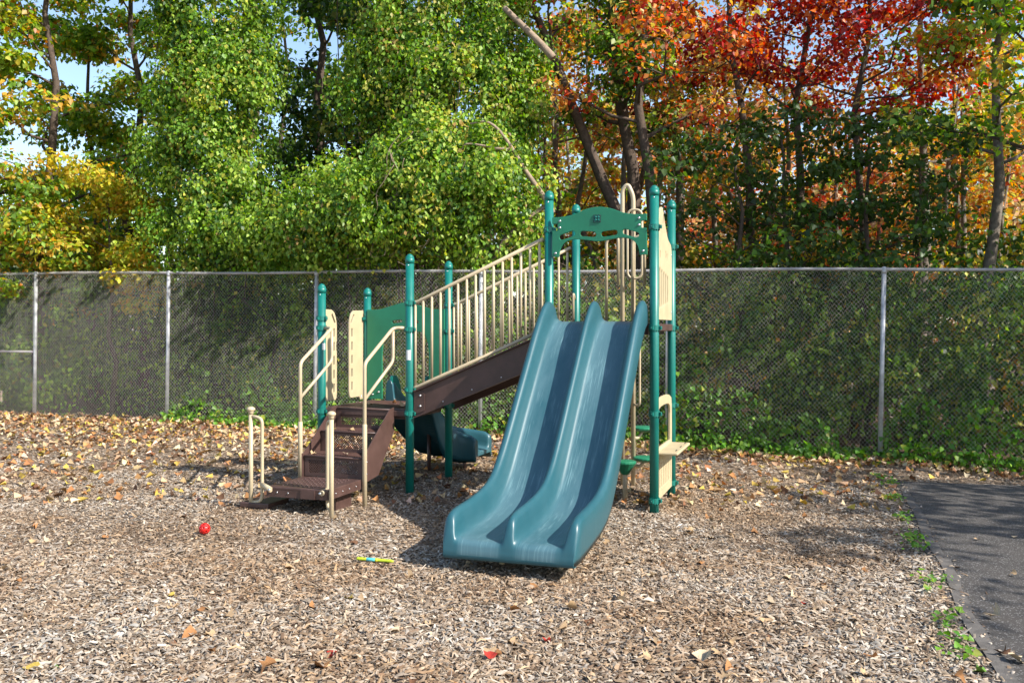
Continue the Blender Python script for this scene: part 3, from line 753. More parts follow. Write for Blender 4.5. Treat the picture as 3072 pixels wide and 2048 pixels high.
MB().tube([lerp(f) for f in (.50, .52, .56, .62, .7, .8, .9, .97, .99, 1.0)], [.012, .0145, .013, .0118, .0122, .0112, .0122, .0112, .009, .005], 14).build('tube', M['lime'], wr)
MB().tube([lerp(f) for f in (.27, .275, .545, .55)], [.011, .0128, .0128, .011], 14).build('wrapper', M['cyan'], wr)
MB().tube([lerp(f) for f in (.53, .535, .57, .575)], [.011, .0137, .0142, .011], 14).build('collar', M['yellow'], wr)

# ------------------------------------------------------------------ chain link fence
def fpt(t):
    X = (-1438 + 451.6 * t) / 2731 * 17.6; Y = 17.6 * (1 - .0514 * t); return X, Y
def ftop(t): return 2.79 - .0426 * t + .012 * math.sin(t * 3.1)
TA, TB = -1.0, 6.35
x0, y0 = fpt(TA); FO = Vector((x0, y0, 0)); x1, y1 = fpt(TB); fd = Vector((x1 - x0, y1 - y0, 0)); FL = fd.length; fd.normalize(); fn = Vector((fd.y, -fd.x, 0))
if fn.y > 0: fn = -fn
FEN = empty('chain_link_fence', (fpt(2.5)[0], fpt(2.5)[1], 0), 'tall galvanised chain link fence in front of the trees', 'fence')
for t in range(-1, 7):
    X, Y = fpt(t); p = Vector((X, Y, 0)) + (-fn) * .035; zb = gz(X, Y)
    lean = fd * (.045 if t in (0, 1, 2) else (.06 if t == 5 else .02))
    o = MB().tube([p - lean * .0 + UP * (zb - .2), p + lean + UP * (ftop(t) - .01)], .034, 10).build('fence_post', M['galv'], FEN)
    MB().lathe(p + lean + UP * (ftop(t) - .03), [(.037, -.03), (.04, .0), (.04, .03), (.03, .06), (.012, .07)], 10).build('post_cap', M['galv'], o)
pts = []
for t in np.linspace(TA, TB, 60):
    X, Y = fpt(t); pts.append(Vector((X, Y, ftop(t))) - fn * .03)
MB().tube(pts, .024, 8).build('top_rail', M['rail'], FEN)
X, Y = fpt(-1); X2, Y2 = fpt(0)
MB().tube([(X, Y + .03, 1.30), (X2, Y2 + .03, 1.28)], .02, 8).build('brace_rail', M['rail'], FEN)
px_ = .0300; nW = int(FL / px_); NZ = 84; r_ = .0020
k = np.arange(nW); j = np.arange(NZ)
K, J = np.meshgrid(k, j, indexing='ij')
dist = (K + .5) * px_ + np.where((J + K) % 2 == 0, -.5, .5) * px_
tt_ = TA + (TB - TA) * dist / FL
X = FO.x + fd.x * dist; Y = FO.y + fd.y * dist
wob = .012 * np.sin(dist * 2.3 + J * .11) + .010 * np.sin(dist * 5.1 - J * .17)
zb = g(X, Y) + .03 + .02 * np.sin(dist * 1.7); zt = 2.79 - .0426 * tt_ + .012 * np.sin(tt_ * 3.1) + .035 + .012 * np.sin(K * 2.7)
Z = zb + (zt - zb) * (J / (NZ - 1))
dp = wob + np.where(J % 2 == 0, .004, -.004)
X = X + fn.x * dp; Y = Y + fn.y * dp
offs = [(fd * math.cos(a) + fn * math.sin(a)) * r_ for a in (math.pi / 2, math.pi * 7 / 6, math.pi * 11 / 6)]
VV = np.stack([np.stack([X + o_.x, Y + o_.y, Z], -1) for o_ in offs], 2)     # nW,NZ,3,3
idx = np.arange(nW * NZ * 3).reshape(nW, NZ, 3); FF = []
for a in range(3):
    b = (a + 1) % 3
    FF.append(np.stack([idx[:, :-1, a], idx[:, :-1, b], idx[:, 1:, b], idx[:, 1:, a]], -1).reshape(-1, 4))
base = np.array(WLD[FEN]); me = np_mesh('wire_mesh', VV.reshape(-1, 3) - base, np.concatenate(FF))
o = link('wire_mesh', me, M['wire'], FEN, WLD[FEN]); o['kind'] = 'stuff'

# ------------------------------------------------------------------ foliage tools
def unit(a): return a / np.maximum(np.linalg.norm(a, axis=1, keepdims=True), 1e-6)
def leaf_geo(Pn, N, size, droop=.6, shape=4, fold=.25):
    n = len(Pn); N = unit(N)
    T = np.stack([rng.normal(0, 1, n), rng.normal(0, 1, n), rng.normal(0, 1, n)], 1); T = unit(T) * (1 - droop) + np.array([0, 0, -1.]) * droop
    T = unit(T - N * (T * N).sum(1, keepdims=True)); Bv = np.cross(N, T); s = size[:, None]
    if shape == 4:
        w_ = rng.uniform(.28, .44, n)[:, None]
        V = np.stack([Pn - T * s * .5, Pn + Bv * s * w_ + N * s * fold * w_ - T * s * .08, Pn + T * s * .5, Pn - Bv * s * w_ + N * s * fold * w_ - T * s * .08], 1)
        F = np.array([[0, 1, 2], [0, 2, 3]])
        m = 4
    elif shape == 6:
        V = np.stack([Pn - T * s * .38, Pn + Bv * s * .46 - T * s * .22 + N * s * fold * .4, Pn + Bv * s * .27 + T * s * .2 + N * s * fold * .2, Pn + T * s * .58 - N * s * .06,
                      Pn - Bv * s * .27 + T * s * .2 + N * s * fold * .2, Pn - Bv * s * .46 - T * s * .22 + N * s * fold * .4], 1)
        F = np.array([[0, 1, 2, 3], [0, 3, 4, 5]]); m = 6
    else:   # five-lobed maple leaf, 12 verts
        ang = [(-.45, 0), (-.38, .34), (-.12, .55), (.0, .26), (.28, .46), (.16, .16), (.62, 0), (.16, -.16), (.28, -.46), (.0, -.26), (-.12, -.55), (-.38, -.34)]
        cols = [Pn + T * s * a + Bv * s * b + N * s * fold * abs(b) * .8 - N * s * .1 * (a > .5) for a, b in ang]
        V = np.stack(cols, 1); F = np.array([[0, 1, 2, 3], [0, 3, 4, 5], [0, 5, 6, 7], [0, 7, 8, 9], [0, 9, 10, 11]]); m = 12
    FA = (np.arange(n)[:, None, None] * m + F[None]).reshape(-1, F.shape[1])
    return V.reshape(-1, 3), FA, len(F)
def pick_cols(n, pal, clump=None, var=.22):
    cols = np.array([p[0] for p in pal]); wts = np.array([p[1] for p in pal], float); wts /= wts.sum()
    if clump is None: id_ = rng.choice(len(pal), n, p=wts)
    else:
        nc = clump.max() + 1; cid = rng.choice(len(pal), nc, p=wts); id_ = cid[clump]
        sw = rng.random(n) < .45; id_[sw] = rng.choice(len(pal), sw.sum(), p=wts)
    c = cols[id_] * (1 + rng.normal(0, var, (n, 1))) * (1 + rng.normal(0, .06, (n, 3)))
    return np.clip(c, .002, .9)
def leaves(name, Pn, N, size, pal, parent, clump=None, shape=4, droop=.6, mt='leaf', stuff=True, fold=.25):
    V, F, nf = leaf_geo(Pn, N, size, droop, shape, fold); col = np.repeat(pick_cols(len(Pn), pal, clump), nf, 0)
    o_ = np.array(WLD[parent]) if parent else np.zeros(3)
    o = link(name, np_mesh(name, V - o_, F, col), M[mt], parent, o_ if parent else None)
    if stuff: o['kind'] = 'stuff'
    return o
def clumps_to_leaves(C_, R_, per, size, out=None, upb=.5, rand=.6, shell=.6):
    """C_ (k,3) centres, R_ (k,3) radii -> points, normals, clump ids"""
    k = len(C_); cid = np.repeat(np.arange(k), per); n = len(cid)
    d = unit(rng.normal(0, 1, (n, 3))); rr = rng.random(n) ** (1 / 3) * (1 - shell) + shell * rng.uniform(.75, 1.05, n)
    Pn = C_[cid] + d * rr[:, None] * R_[cid]
    N = d * .55 + np.array([0, 0, upb]) + rng.normal(0, rand, (n, 3)) * .6
    if out is not None: N = N + out[cid] * .7
    return Pn, N, cid, size * rng.uniform(.65, 1.25, n)

# ---- trees
def wander(p, q, n, j):
    p, q = np.array(p, float), np.array(q, float); f = np.linspace(0, 1, n)[:, None]
    pts = p + (q - p) * f; pts[1:-1] += rng.normal(0, j, (n - 2, 3)) * [1, 1, .4]; return pts
def tree(label, base, height, palette, n_leaf, lsize, top=None, r0=.13, crown_lo=.35, spread=2.2, nb=12, bark='bark', group=None, clump_r=.55, flat=.5, name='tree', fork=None, droop=.55, shape=4, seedpts=None, upb=.5):
    b = np.array([base[0], base[1], gz(base[0], base[1]) - .1]); T = np.array(top) if top is not None else b + [rng.normal(0, .3), rng.normal(0, .3), height]
    root = empty(name, b, label, 'tree', group)
    mb = MB(); tp = wander(b, T, 9, .10 * height / 10); rads = r0 * np.linspace(1.15, .25, 9)
    mb.tube([Vector(p) for p in tp], list(rads), 8, caps=False)
    tips = []
    for i in range(nb):
        f = crown_lo + (1 - crown_lo) * (i + rng.random()) / nb; f = min(f, .98)
        x = f * 8; k = int(x); p = tp[k] + (tp[min(k + 1, 8)] - tp[k]) * (x - k)
        az = i * 2.4 + rng.normal(0, .5); L = spread * (1.05 - .6 * (f - crown_lo) / (1 - crown_lo)) * rng.uniform(.7, 1.15)
        rise = rng.uniform(.25, .75)
        q = p + np.array([math.cos(az), math.sin(az), rise]) * L
        bp_ = wander(p, q, 5, .07 * L); rb = r0 * (1 - f * .75) * .5
        mb.tube([Vector(a) for a in bp_], list(rb * np.linspace(1, .25, 5)), 5, caps=False)
        tips += [bp_[2], bp_[3], bp_[4]]
        for m_ in range(3):
            az2 = az + rng.normal(0, .9); L2 = L * rng.uniform(.3, .55); s_ = bp_[2 + m_ % 3]
            q2 = s_ + np.array([math.cos(az2), math.sin(az2), rng.uniform(-.1, .6)]) * L2
            mb.tube([Vector(a) for a in wander(s_, q2, 4, .05 * L2)], list(rb * .45 * np.linspace(1, .3, 4)), 4, caps=False)
            tips += [(s_ + q2) / 2, q2]
    tips.append(T)
    mb.build('trunk', M[bark], root)
    Cc = np.array(tips); per = np.maximum(1, rng.poisson(n_leaf / len(Cc), len(Cc)))
    R_ = np.ones((len(Cc), 3)) * clump_r * rng.uniform(.6, 1.3, (len(Cc), 1)) * [1, 1, flat]
    Pn, N, cid, sz = clumps_to_leaves(Cc, R_, per, lsize, shell=.3, upb=upb)
    leaves('crown', Pn, N, sz, palette, root, cid, shape, droop)
    return root
def px(px_, py_, Y): return ((px_ - 1536) / 2731 * Y, Y, CAMZ + (985 - py_) / 2731 * Y)

VG = [((.21, .345, .035), 5), ((.125, .245, .026), 5), ((.31, .43, .06), 4), ((.46, .44, .07), 1.8), ((.05, .12, .02), 3), ((.38, .26, .08), .6)]
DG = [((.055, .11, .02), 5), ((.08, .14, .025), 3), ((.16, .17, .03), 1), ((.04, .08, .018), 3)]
YG = [((.24, .36, .035), 6), ((.40, .38, .035), 4), ((.54, .32, .04), 1.8), ((.13, .24, .025), 4), ((.52, .20, .04), .8)]
YO = [((.58, .46, .04), 5), ((.56, .33, .04), 2.5), ((.34, .40, .035), 4)]
OR = [((.56, .22, .05), 5), ((.58, .36, .09), 4), ((.52, .15, .07), 2.5), ((.50, .42, .10), 3), ((.28, .30, .06), 2), ((.40, .28, .14), 2)]
OP = [((.58, .27, .10), 4), ((.60, .40, .18), 4), ((.56, .22, .14), 3), ((.54, .46, .18), 3), ((.42, .33, .2), 2)]
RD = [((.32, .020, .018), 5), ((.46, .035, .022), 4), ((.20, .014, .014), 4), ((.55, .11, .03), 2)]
RO = [((.60, .07, .03), 5), ((.62, .17, .03), 4), ((.42, .03, .02), 3)]
YF = [((.55, .42, .05), 4), ((.38, .38, .05), 3), ((.60, .30, .05), 3)]

def vine_mass(label, ells, n_clump, per, lsize, pal, name='vine_covered_tree', cat='tree', trunk=None, group=None, cr=.32, shape=4, front=True):
    """ells: list of (centre, radii). Leaves hang in shingled clumps over the camera-side surface."""
    base = np.array(ells[0][0], float); base[2] = gz(base[0], base[1])
    root = empty(name, base, label, cat, group)
    vol = np.array([r[0] * r[2] for c, r in ells]); pk = rng.choice(len(ells), n_clump, p=vol / vol.sum())
    C0 = np.array([c for c, r in ells], float)[pk]; R0 = np.array([r for c, r in ells], float)[pk]
    d = unit(rng.normal(0, 1, (n_clump, 3)))
    if front:
        fl = rng.random(n_clump) < .85; d[fl, 1] = -np.abs(d[fl, 1])
    bump_ = 1 + .10 * np.sin(d[:, 0] * 9 + pk) + .10 * np.sin(d[:, 2] * 11 + pk * 2)
    Cc = C0 + d * R0 * (rng.uniform(.62, 1.12, n_clump) * bump_)[:, None]
    gap = np.sin(3.1 * Cc[:, 0] + 1.3 * Cc[:, 2]) + np.sin(2.3 * Cc[:, 2] - 1.7 * Cc[:, 0] + 2) + np.sin(5.3 * Cc[:, 0] - 4.1 * Cc[:, 2] + 1)
    ok = (Cc[:, 2] > .1) & ((gap > -.75) | (rng.random(n_clump) < .3)); Cc = Cc[ok]; d = d[ok]
    R_ = np.ones((len(Cc), 3)) * cr * rng.uniform(.55, 1.4, (len(Cc), 1)) * [1, .8, 1.15]
    out = unit(d * [1, 1.2, .6])
    Pn, N, cid, sz = clumps_to_leaves(Cc, R_, rng.poisson(per, len(Cc)), lsize, out, upb=.35, rand=1.25, shell=.35)
    for (a, b, r1, r2) in trunk or []:
        MB().tube([Vector(p) for p in wander(a, b, 8, .08)], list(np.linspace(r1, r2, 8)), 8, caps=False).build('trunk', M['bark'], root)
    mb = MB()
    for i in range(max(4, n_clump // 40)):           # woody stems running up inside the mass
        q = Cc[rng.integers(len(Cc))]; s_ = q * [1, 1, 0] + [rng.normal(0, .6), .5 + rng.random() * .6, gz(q[0], q[1])]
        mb.tube([Vector(p) for p in wander(s_, q, 7, .16)], list(np.linspace(.022, .006, 7)), 4, caps=False)
    mb.build('vine_stem', M['bark'], root)['kind'] = 'stuff'
    leaves('crown', Pn, N, sz, pal, root, cid, shape, .62)
    return root

# ------------------------------------------------------------------ vegetation: left and centre
def E_(l): return [((px(a, b, Y)), (w_ / 2731 * Y, dy, h / 2731 * Y)) for a, b, w_, h, Y, dy in l]
vine_mass('tall narrow tree wrapped from fence to top in bright green vine', E_([(640, 40, 165, 190, 17.9, .9), (655, 290, 185, 190, 17.8, .95), (640, 520, 185, 190, 17.7, 1.0), (690, 700, 190, 150, 17.5, 1.1), (700, -190, 170, 180, 18, .9)]),
          820, 84, .088, VG, trunk=[((-5.6, 18.2, -.1), (-5.4, 18.4, 9.5), .2, .1)])
V2 = vine_mass('broad vine smothered tree rising over the middle of the fence', E_([(1290, 60, 230, 260, 17.2, .9), (1400, 330, 220, 210, 16.8, 1.0), (1170, 250, 130, 230, 17.3, .8), (1500, 180, 110, 190, 17.1, .8), (1250, -230, 250, 180, 17.4, 1)]),
          1100, 84, .086, VG + [((.34, .33, .07), 2)], trunk=[((-1.5, 17.6, -.1), (-1.3, 17.7, 9.5), .22, .12), ((-2.9, 18.2, -.1), (-2.95, 18.3, 9.5), .15, .1)])
vine_mass('light green vine thicket mounded against the top rail of the fence', E_([(1250, 610, 250, 170, 15.9, 1.0), (1040, 650, 190, 150, 16.2, .9), (1480, 630, 160, 190, 15.6, .9), (880, 720, 140, 110, 16.6, .8), (1350, 480, 190, 120, 16.3, .8)]),
          950, 84, .083, VG + [((.34, .46, .07), 4)], name='vine_thicket', cat='thicket')
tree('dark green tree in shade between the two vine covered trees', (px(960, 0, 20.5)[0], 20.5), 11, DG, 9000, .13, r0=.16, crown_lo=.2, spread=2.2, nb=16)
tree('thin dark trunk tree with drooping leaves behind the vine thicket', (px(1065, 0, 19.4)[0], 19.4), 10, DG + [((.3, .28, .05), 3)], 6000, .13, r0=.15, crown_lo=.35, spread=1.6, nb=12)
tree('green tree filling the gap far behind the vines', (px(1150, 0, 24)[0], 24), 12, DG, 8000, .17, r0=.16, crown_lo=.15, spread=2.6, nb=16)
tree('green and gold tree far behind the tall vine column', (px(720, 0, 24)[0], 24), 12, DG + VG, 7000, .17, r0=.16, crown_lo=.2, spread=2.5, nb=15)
tree('slender maple turning orange and gold beside the vine column', (px(125, 0, 18.8)[0], 18.8), 9.5, YG, 12000, .115, top=px(150, -350, 18.8), r0=.12, crown_lo=.25, spread=2.2, nb=20, flat=.38)
tree('leafy maple with half turned leaves at the end of the fence', (px(-120, 0, 18)[0], 18.2), 9, YG, 7000, .125, r0=.12, crown_lo=.3, spread=2.0, nb=14, flat=.38, shape=6)
tree('green maple with orange tips leaning over the vine column', (px(430, 0, 20)[0], 20), 11, YG + VG, 6000, .125, r0=.12, crown_lo=.45, spread=1.9, nb=12, flat=.4, shape=6)
tree('loose green maple between the gold sapling and the vine column', (px(300, 0, 21)[0], 21), 8.5, YG + VG, 7000, .12, r0=.1, crown_lo=.3, spread=1.9, nb=13, flat=.4, shape=6)
tree('low golden yellow sapling beside the vine column', (px(330, 0, 17.8)[0], 17.9), 4.6, YO, 7500, .10, r0=.05, crown_lo=.42, spread=1.25, nb=13, flat=.4, clump_r=.45)
tree('low yellow green sapling under the slender maple', (px(90, 0, 18.2)[0], 18.4), 4.2, YG, 6500, .10, r0=.05, crown_lo=.40, spread=1.3, nb=12, flat=.4, clump_r=.5)
# dead limbs and hanging bare vines on the broad vine tree
dl = empty('dead_limb', px(1628, 700, 15.6), 'bare broken branches hanging in front of the green vine thicket', 'branch')
mb = MB()
def limb(pts, r0, r1, Y, own=False):
    q = [Vector(px(a, b, Y + (i * .03))) for i, (a, b) in enumerate(pts)]; q2 = smooth_profile([tuple(p) for p in q], 4)
    m2 = MB() if own else mb
    m2.tube([Vector(p) for p in q2], list(np.linspace(r0, r1, len(q2))), 7)
    if own: m2.build('limb', M['dead'], dl)
limb([(1660, 640), (1628, 586), (1575, 510), (1539, 450), (1500, 395), (1460, 366), (1410, 372)], .05, .014, 14.95, True)
limb([(1539, 450), (1490, 446), (1460, 439), (1400, 432), (1385, 450)], .03, .010, 15.0, True)
limb([(1490, 760), (1512, 727), (1570, 665), (1635, 620)], .05, .035, 14.95, True)
limb([(1660, 175), (1620, 130), (1570, 80), (1512, 24)], .07, .05, 15.9, True)
for k in range(26):
    a = rng.uniform(1150, 1560); b = rng.uniform(370, 620); L = rng.uniform(60, 220)
    pts = [(a, b)]
    for i in range(5): a += rng.normal(-6, 16); b += L / 5; pts.append((a, b))
    limb(pts, .006, .003, 14.95 + rng.uniform(-.05, .25))
for k in range(40):
    a = rng.uniform(1050, 1560); b = rng.uniform(690, 800); pts = [(a, b)]
    for i in range(4): a += rng.normal(14, 25); b += rng.normal(0, 22); pts.append((a, b))
    limb(pts, .005, .002, 15.1 + rng.uniform(-.1, .5) + (1300 - a) / 1300 * 1.0)
mb.build('twig', M['dead'], dl)['kind'] = 'stuff'

# ------------------------------------------------------------------ vegetation: right
def T(label, bpx, tpx, Y, pal, n, ls=.12, r0=.12, lo=.5, spread=2.0, nb=12, bark='bark', h_py=-250, **k):
    b = px(bpx, 0, Y); return tree(label, (b[0], Y), 10, pal, n, ls, top=px(tpx, h_py, Y + .3), r0=r0, crown_lo=lo, spread=spread, nb=nb, bark=bark, **k)
T('dark leaning trunk tree behind the slide tower', 2120, 1495, 17.0, VG + RO, 2600, r0=.15, lo=.62, spread=1.6, nb=9)
T('straight dark trunk wound with green vine behind the tower', 1990, 1810, 17.2, DG + VG, 5000, r0=.17, lo=.55, spread=1.0, nb=14)
T('forked dark trunk tree with red leaves beside the tower post', 1995, 1925, 16.4, RO + OR, 3600, r0=.14, lo=.55, spread=1.9, nb=12)
T('slim red maple leaning left over the fence', 2335, 2150, 17.2, RD + RO[1:2], 4200, .105, r0=.11, lo=.55, spread=2.0, nb=14, flat=.4, shape=6)
T('slim red maple leaning right over the fence', 2360, 2440, 17.4, RD + RO[1:2], 4600, .105, r0=.11, lo=.55, spread=2.2, nb=15, flat=.4, shape=6)
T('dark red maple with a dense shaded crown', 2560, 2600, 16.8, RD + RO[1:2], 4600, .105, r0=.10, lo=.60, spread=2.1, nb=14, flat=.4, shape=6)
T('pale trunked tree with orange red leaves', 2770, 2760, 18.4, RO + OR, 3600, r0=.12, lo=.5, spread=2.2, nb=12, bark='barkl')
T('tall grey trunk tree leaning right near the asphalt', 2925, 3020, 15.2, YF + VG, 4200, r0=.12, lo=.5, spread=1.9, nb=11, bark='barkl')
T('green maple branches hanging above the asphalt corner', 3190, 3150, 13.6, DG + VG, 4200, r0=.13, lo=.48, spread=2.2, nb=11, shape=6)
for i, (bp_, Y, h, n) in enumerate(((2210, 15.9, 5.3, 2000), (2400, 15.5, 5.6, 2200), (2590, 15.2, 5.5, 2200), (2740, 15.6, 5.0, 1500))):
    tree(['dark green understory tree closest to the slide tower', 'dark green understory tree under the red maples', 'dark green understory tree with dense low crown', 'small dark green understory tree near the pale trunk'][i],
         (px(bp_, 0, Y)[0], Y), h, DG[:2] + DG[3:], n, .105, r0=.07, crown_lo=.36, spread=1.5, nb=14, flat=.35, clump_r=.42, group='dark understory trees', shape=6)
# far autumn wood: each tree on its own
kinds = [(OR + YF, 'orange'), (OP, 'salmon orange'), (YF + VG[:2], 'golden yellow'), (OP + YF, 'pale orange'), (RO + OP, 'red orange'), (OR, 'deep orange'), (YF + VG, 'yellow green')]
k = 0
for row, (Y0, cnt) in enumerate(((21.5, 9), (26, 10), (32, 10), (40, 11))):
    for i in range(cnt):
        p_ = 1600 + (i + .5 + rng.uniform(-.3, .3)) * (1750 / cnt); Y = Y0 + rng.uniform(-1.5, 1.5); pal, nm = kinds[k % 7]; k += 1
        hh = rng.uniform(8, 11) if row < 2 else rng.uniform(9, 13)
        if 2300 < p_ < 2800 and row < 3: hh *= .62
        tree('%s tree in the far autumn wood' % nm, (px(p_, 0, Y)[0], Y), hh, pal, 2300 if row < 2 else 1800, .15 + .045 * row,
             r0=rng.uniform(.07, .13), crown_lo=.18 if row > 0 else .3, spread=1.9 + .35 * row, nb=9, bark='barkl', group='far autumn wood, %s trees' % nm, clump_r=.6 + .15 * row)
for i in range(15):
    p_ = 1640 + i * 100 + rng.uniform(-50, 50); Y = 19.5 + rng.uniform(-1, 1.5)
    tree('thin bare grey stem standing behind the fence', (px(p_, 0, Y)[0], Y), rng.uniform(6.5, 9), OR, 450, .13, r0=.08, crown_lo=.6, spread=1.2, nb=7, bark='barkl', group='thin grey stems')
for i, (p_, Y) in enumerate(((-60, 30), (250, 34), (520, 31), (860, 30), (1250, 30), (1450, 27))):
    tree('green and orange tree far beyond the left end', (px(p_, 0, Y)[0], Y), 7.5 if i < 2 else 12, DG + YG, 2600, .2, r0=.14, crown_lo=.12, spread=2.8, nb=11, group='far trees on the left', clump_r=.8)
for i in range(9):
    Y = 27 + 2.2 * (i % 3); p_ = -150 + i * 165 + rng.uniform(-40, 40)
    tree('low bushy tree closing the view beneath the tall trees', (px(p_, 0, Y)[0], Y), rng.uniform(5.2, 6.4), DG + YG[:1], 2200, .24, r0=.1, crown_lo=.04, spread=2.4, nb=12, group='low bushy far trees', clump_r=.95, flat=.8)
# trees beside the playground, out of frame, whose shade falls on the path
tree('broad tree beside the asphalt path', (12.2, 3.6), 8.2, DG, 2600, .2, r0=.16, crown_lo=.42, spread=2.3, nb=13, clump_r=.7)
tree('broad tree farther along the asphalt path', (13.2, 7.6), 9.5, DG, 2200, .2, r0=.17, crown_lo=.3, spread=2.5, nb=14, clump_r=.7)
tree('tall tree at the far end of the asphalt path', (12.8, 11.3), 11.5, DG, 4200, .22, r0=.2, crown_lo=.35, spread=2.8, nb=16, clump_r=.8)

# shrubs behind the fence
def where(X):
    if X < -6.2: return 'near the wooden bench', 0
    if X < -2.6: return 'beyond the stairs', 1
    if X < 1.4: return 'beyond the bridge and double slide', 2
    if X < 4.6: return 'beyond the store panel', 3
    return 'beyond the asphalt corner', 4
for i in range(17):
    X = -11.2 + i * 1.25 + rng.uniform(-.25, .25); Y = float(fenceY(X)) + 1.0 + rng.uniform(0, .4); hgt = rng.uniform(1.0, 1.35)
    wn, wi = where(X); pal = (DG + VG[:2], VG + DG, VG, VG + DG, DG + VG)[wi]
    vine_mass('green leafy shrub behind the mesh ' + wn, [((X, Y, .75), (.85, .55, .9)), ((X + .3, Y + .2, hgt + .7), (.9, .55, .95))], 120, 44, .095, pal, name='shrub', cat='shrub', group='shrubs behind the mesh ' + wn, cr=.30, shape=4)
for i in range(22):
    X = -17 + i * 1.6 + rng.uniform(-.3, .3); Y = float(fenceY(X)) + 3.6 + (i % 2) * 2.6 + rng.uniform(0, 1.0); wn, wi = where(X)
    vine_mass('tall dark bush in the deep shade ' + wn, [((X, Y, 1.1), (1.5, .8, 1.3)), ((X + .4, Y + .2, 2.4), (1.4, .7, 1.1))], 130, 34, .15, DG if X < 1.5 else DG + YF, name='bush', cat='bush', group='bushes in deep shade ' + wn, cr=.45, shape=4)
# ivy creeping along the fence foot and through the mesh
def ivy(n, xa, xb, hmax, spread_, pal, pw):
    X = rng.uniform(xa, xb, n); hh = np.clip(rng.random(n) ** pw, 0, 1) * hmax * (.55 + .45 * np.sin(X * 2.1 + 1) * np.sin(X * .9))
    Y = fenceY(X) - rng.normal(.02, .10, n) - spread_ * (1 - hh / hmax) * rng.random(n)
    Z = g(X, Y) + .04 + np.abs(hh)
    N = np.stack([rng.normal(.2, .4, n), -.8 + rng.normal(0, .4, n), .7 + rng.normal(0, .35, n)], 1)
    return np.stack([X, Y, Z], 1), N
def ivy2(n, xa, xb, hmax, pw, off, sp):
    X = rng.uniform(xa, xb, n); prof_ = .5 + .3 * np.sin(X * 2.1 + 1) + .3 * np.sin(X * 5.3) * np.sin(X * .9); hh = rng.random(n) ** pw * hmax * np.clip(prof_, .12, 1.1)
    Y = fenceY(X) + off + rng.normal(0, sp, n) * (1 - .4 * hh / hmax); Z = g(X, Y) + .03 + hh
    N = np.stack([rng.normal(.2, .6, n), -.6 + rng.normal(0, .6, n), .6 + rng.normal(0, .5, n)], 1); return np.stack([X, Y, Z], 1), N
sets = [ivy2(3600, 1.6, 9.5, 1.25, 1.5, .12, .16), ivy2(1500, 1.6, 9.5, .35, 1.2, -.12, .16), ivy2(1500, -6.4, 1.6, .42, 1.6, -.08, .14), ivy2(900, -6.4, 1.6, .9, 1.3, .12, .1),
        ivy2(380, 1.7, 3.0, 1.9, .9, .05, .05), ivy2(420, -4.9, -3.3, 2.6, .8, .16, .07), ivy2(500, -3.2, 1.2, 2.4, .8, .2, .1)]
Pn = np.concatenate([a for a, b in sets]); N = np.concatenate([b for a, b in sets])
IV = [((.14, .29, .03), 5), ((.09, .21, .024), 5), ((.22, .36, .04), 2), ((.34, .36, .05), .7)]
ig = leaves('ground_ivy', Pn, N, .078 * rng.uniform(.6, 1.3, len(Pn)), IV, None, None, 6, .6)
tag(ig, 'low green ivy creeping along the foot of the chain link fence', 'ivy', kind='stuff')
# small weeds at the path edge
nw = 260; yy = rng.uniform(5.2, 11.8, nw); pkz = rng.choice([4.9, 5.4, 6.3, 7.4, 7.7, 8.6, 9.7, 10.8, 11.3], nw); yy = pkz + rng.normal(0, .1, nw)
xx = asph_edge(np.minimum(yy, 11)) - .07 + rng.normal(0, .06, nw)
Pn = np.stack([xx, yy, g(xx, yy) + .03 + rng.random(nw) * .05], 1); N = np.stack([rng.normal(0, .5, nw), rng.normal(-.3, .5, nw), np.ones(nw)], 1)
wd = leaves('weeds', Pn, N, .04 * rng.uniform(.6, 1.4, nw), IV, None, None, 6, .2); tag(wd, 'little green weeds sprouting along the asphalt edge', 'weeds', kind='stuff')

# ------------------------------------------------------------------ wooden bench at the left end
bb = Vector((-9.95, 16.35, gz(-9.95, 16.35))); be = empty('wooden_bench', bb, 'weathered wooden plank bench at the left end of the fence', 'bench')
bx_ = Vector((.97, -.24, 0)).normalized(); by_ = Vector((.24, .97, 0)).normalized()
for z, yo in ((.56, .0), (.455, .0)): MB().box(bb + UP * z + by_ * .2, (1.5, .035, .088), bx_, by_, UP, .005).build('plank', M['plank'], be)
for yo in (-.24, -.13, -.02): MB().box(bb + UP * .27 + by_ * yo, (1.5, .10, .035), bx_, by_, UP, .005).build('plank', M['plank'], be)
for xo in (-.6, .6): MB().box(bb + UP * .3 + by_ * .23 + bx_ * xo, (.07, .05, .62), bx_, by_, UP).box(bb + UP * .11 - by_ * .2 + bx_ * xo, (.07, .05, .27), bx_, by_, UP).build('leg', M['plank'], be)

